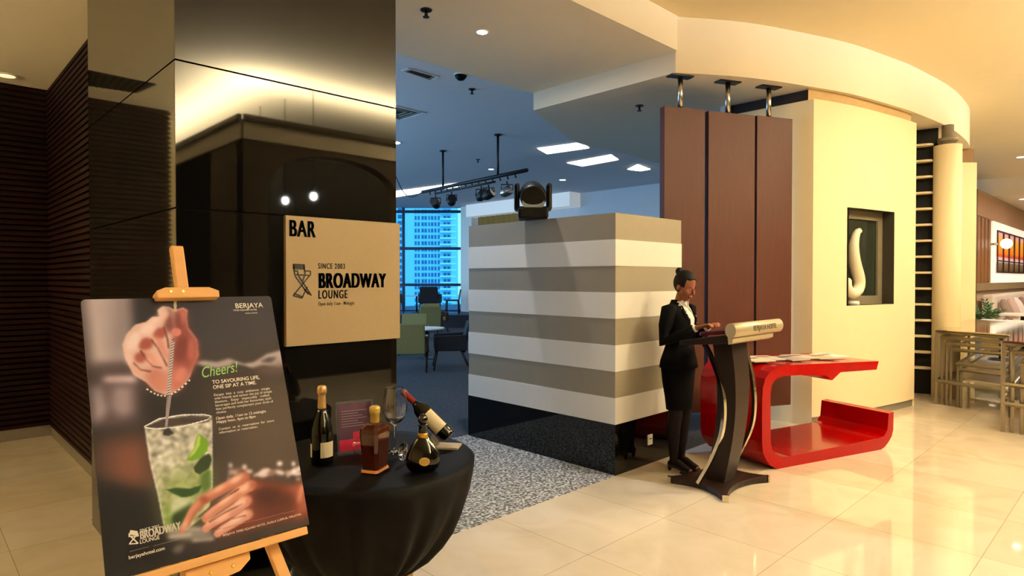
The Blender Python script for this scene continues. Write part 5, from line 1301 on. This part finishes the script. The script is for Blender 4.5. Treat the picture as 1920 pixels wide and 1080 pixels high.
rm_ = bo.modifiers.new('remesh', 'REMESH'); rm_.mode = 'VOXEL'; rm_.voxel_size = .0042; rm_.use_smooth_shade = True
sm__ = bo.modifiers.new('smooth', 'SMOOTH'); sm__.factor = .5; sm__.iterations = 3
suit = mat('suit_black', (4, 4, 6), .9, noise=.2, nscale=120, spec=.1)
tight = mat('sheer_tights', (20, 12, 12), .7, spec=.15, noise=.15)
# tights over the legs
for s in (-1, 1):
    m_ = MB(); limb(m_, [(s * .075, .01, .60), (s * .070, -.005, .49), (s * .068, .018, .36), (s * .062, .02, .22), (s * .058, .022, .11), (s * .058, .02, .06)], [.069, .0565, .0575, .0445, .0325, .034]); limb(m_, [(s * .058, .045, .078), (s * .058, -.02, .070), (s * .058, -.08, .041), (s * .058, -.13, .03)], [.034, .035, .034, .026]); m_.build('tights_leg', tight, wm)
# shirt
m_ = MB(); ring_loft(m_, [(0, -.004, 1.06, .116, .09), (0, -.008, 1.18, .132, .104), (0, -.008, 1.27, .144, .106), (0, .004, 1.335, .13, .082), (0, .008, 1.385, .078, .062), (0, .004, 1.415, .058, .056)], cap=False); m_.build('shirt', mat('shirt_white', (232, 230, 226), .7, noise=.03), wm)
m_ = MB()
for s in (-1, 1): m_.add([L(s * .002, -.075, 1.355), L(s * .045, -.045, 1.425), L(s * .058, -.02, 1.405), L(s * .04, -.085, 1.325)], [(0, 1, 2, 3)])
o = m_.build('collar', mat('shirt_white'), wm); sm2 = o.modifiers.new('thick', 'SOLIDIFY'); sm2.thickness = .005
# blazer with V opening
def vskip(c): return c.y < -.01 and c.z > 1.12 and abs(c.x) < (c.z - 1.12) * .26 + .006
m_ = MB()
secs = [(0, .012, .865, .182, .140), (0, .012, .92, .172, .132), (0, .008, .99, .148, .114), (0, .0, 1.06, .128, .100)]
for z_ in np.linspace(1.10, 1.33, 14): secs.append((0, -.006 + .01 * max(0, z_ - 1.27) / .06, z_, .130 + .032 * min(1, (z_ - 1.06) / .24), .108 + .006 * min(1, (z_ - 1.06) / .15) - .022 * max(0, (z_ - 1.27) / .06)))
secs += [(0, .008, 1.352, .150, .080), (0, .01, 1.375, .112, .070), (0, .012, 1.40, .075, .062), (0, .012, 1.425, .058, .056)]
ring_loft(m_, secs, seg=96, cap=False, skip=vskip)
bz = m_.build('blazer', suit, wm); sm2 = bz.modifiers.new('thick', 'SOLIDIFY'); sm2.thickness = .006; sm2.offset = 1
for s in (-1, 1):
    m_ = MB(); limb(m_, [(s * .105, .01, 1.345), (s * .155, .012, 1.345), (s * .192, .02, 1.22), (s * .208, .03, 1.09), (s * .155 - .01, -.09, 1.14), (s * .10 - .035, -.205, 1.200)], [.055, .064, .056, .050, .046, .037], 20)
    o = m_.build('sleeve', suit, bz)
    m_ = MB(); limb(m_, [(s * .102 - .034, -.200, 1.198), (s * .095 - .038, -.222, 1.208)], [.030, .029], 16); m_.build('shirt_cuff', mat('shirt_white'), wm)
    # lapel
    m_ = MB(); m_.add([L(s * .006, -.118, 1.13), L(s * .062, -.104, 1.30), L(s * .068, -.06, 1.385), L(s * .098, -.088, 1.33), L(s * .085, -.108, 1.29), L(s * .03, -.122, 1.15)], [(0, 1, 2, 3, 4, 5)])
    o = m_.build('lapel', suit, bz); sm2 = o.modifiers.new('thick', 'SOLIDIFY'); sm2.thickness = .006
m_ = MB(); 
for z_ in (1.085, 1.01): m_.ell(L(.006, -.112, z_), (.008, .004, .008))
m_.build('button', black_plastic, bz)
MB().cbox(L(.075, -.112, 1.235), (.05, .004, .015)).build('name_tag', chrome, bz)
MB().ell(L(.078, -.104, 1.29), (.007, .004, .010)).build('brooch', chrome, bz)
# skirt
m_ = MB(); ring_loft(m_, [(0, .012, 1.0, .135, .105), (0, .014, .93, .162, .124), (0, .016, .87, .172, .130), (0, .014, .75, .165, .118), (0, .008, .62, .150, .100), (0, .004, .52, .142, .092)], seg=40, cap=False)
sk = m_.build('skirt', suit, wm); sm2 = sk.modifiers.new('thick', 'SOLIDIFY'); sm2.thickness = .005
# shoes
for s in (-1, 1):
    m_ = MB(); x = s * .058
    m_.tube([L(x, .065, .055), L(x, .03, .058), L(x, -.03, .050), L(x, -.09, .026), L(x, -.14, .020), L(x, -.175, .014)], [.026, .034, .034, .035, .030, .014], 14, ell=[1, 1, .8, .6, .5, .5], side=(1, 0, 0))
    m_.tube([L(x, .055, .05), L(x, .058, 0)], [.020, .012], 10)
    m_.box(tuple(L(x - .026, -.165, 0)), tuple(L(x + .026, -.05, .010)))
    m_.build('shoe', mat('shoe_black', (10, 10, 11), .3, noise=.1), wm)
# hair
hair = mat('hair_black', (5, 4, 4), .7, spec=.25, noise=.3, nscale=80, stretch=(1, 6, 6))
m_ = MB(); seg, rings = 40, 26; vs = []; 
for i in range(rings + 1):
    ph = math.pi * i / rings
    for k in range(seg):
        th = 2 * math.pi * k / seg
        vs.append(Vector((.0765 * math.sin(ph) * math.cos(th), .014 + .0965 * math.sin(ph) * math.sin(th), .023 + .1015 * math.cos(ph))))
fs = []
for i in range(rings):
    for k in range(seg):
        f = (i * seg + k, i * seg + (k + 1) % seg, (i + 1) * seg + (k + 1) % seg, (i + 1) * seg + k); c = sum((vs[j] for j in f), Vector()) / 4
        if c.y < -.04 and c.z < .085 - abs(c.x) * .35: continue
        if c.z < -.005 and c.y < .0: continue
        if c.z < -.065: continue
        fs.append(f)
m_.add([hp(*v) for v in vs], fs, 0, True); hr = m_.build('hair', hair, wm); sm2 = hr.modifiers.new('thick', 'SOLIDIFY'); sm2.thickness = .004; sm2.offset = .5
m_ = MB(); m_.ell(hp(0, .10, .085), (.036, .034, .034), M=HEAD); m_.build('hair_bun', hair, wm)
# face details
for s in (-1, 1):
    m_ = MB(); m_.tube([hp(s * .014, -.0865, .012), hp(s * .028, -.086, .018), hp(s * .044, -.074, .012)], [.002, .003, .0015], 6); m_.build('eyebrow', hair, wm)
    m_ = MB(); m_.ell(hp(s * .028, -.0785, -.006), (.011, .006, .0045), M=HEAD); m_.build('eye', mat('eyelid', (52, 28, 22), .5, noise=.05), wm)
m_ = MB(); m_.ell(hp(0, -.0975, -.063), (.019, .004, .0045), M=HEAD); m_.ell(hp(0, -.0955, -.0705), (.016, .004, .0045), M=HEAD); m_.build('lips', mat('lips', (120, 48, 44), .4, noise=.05), wm)
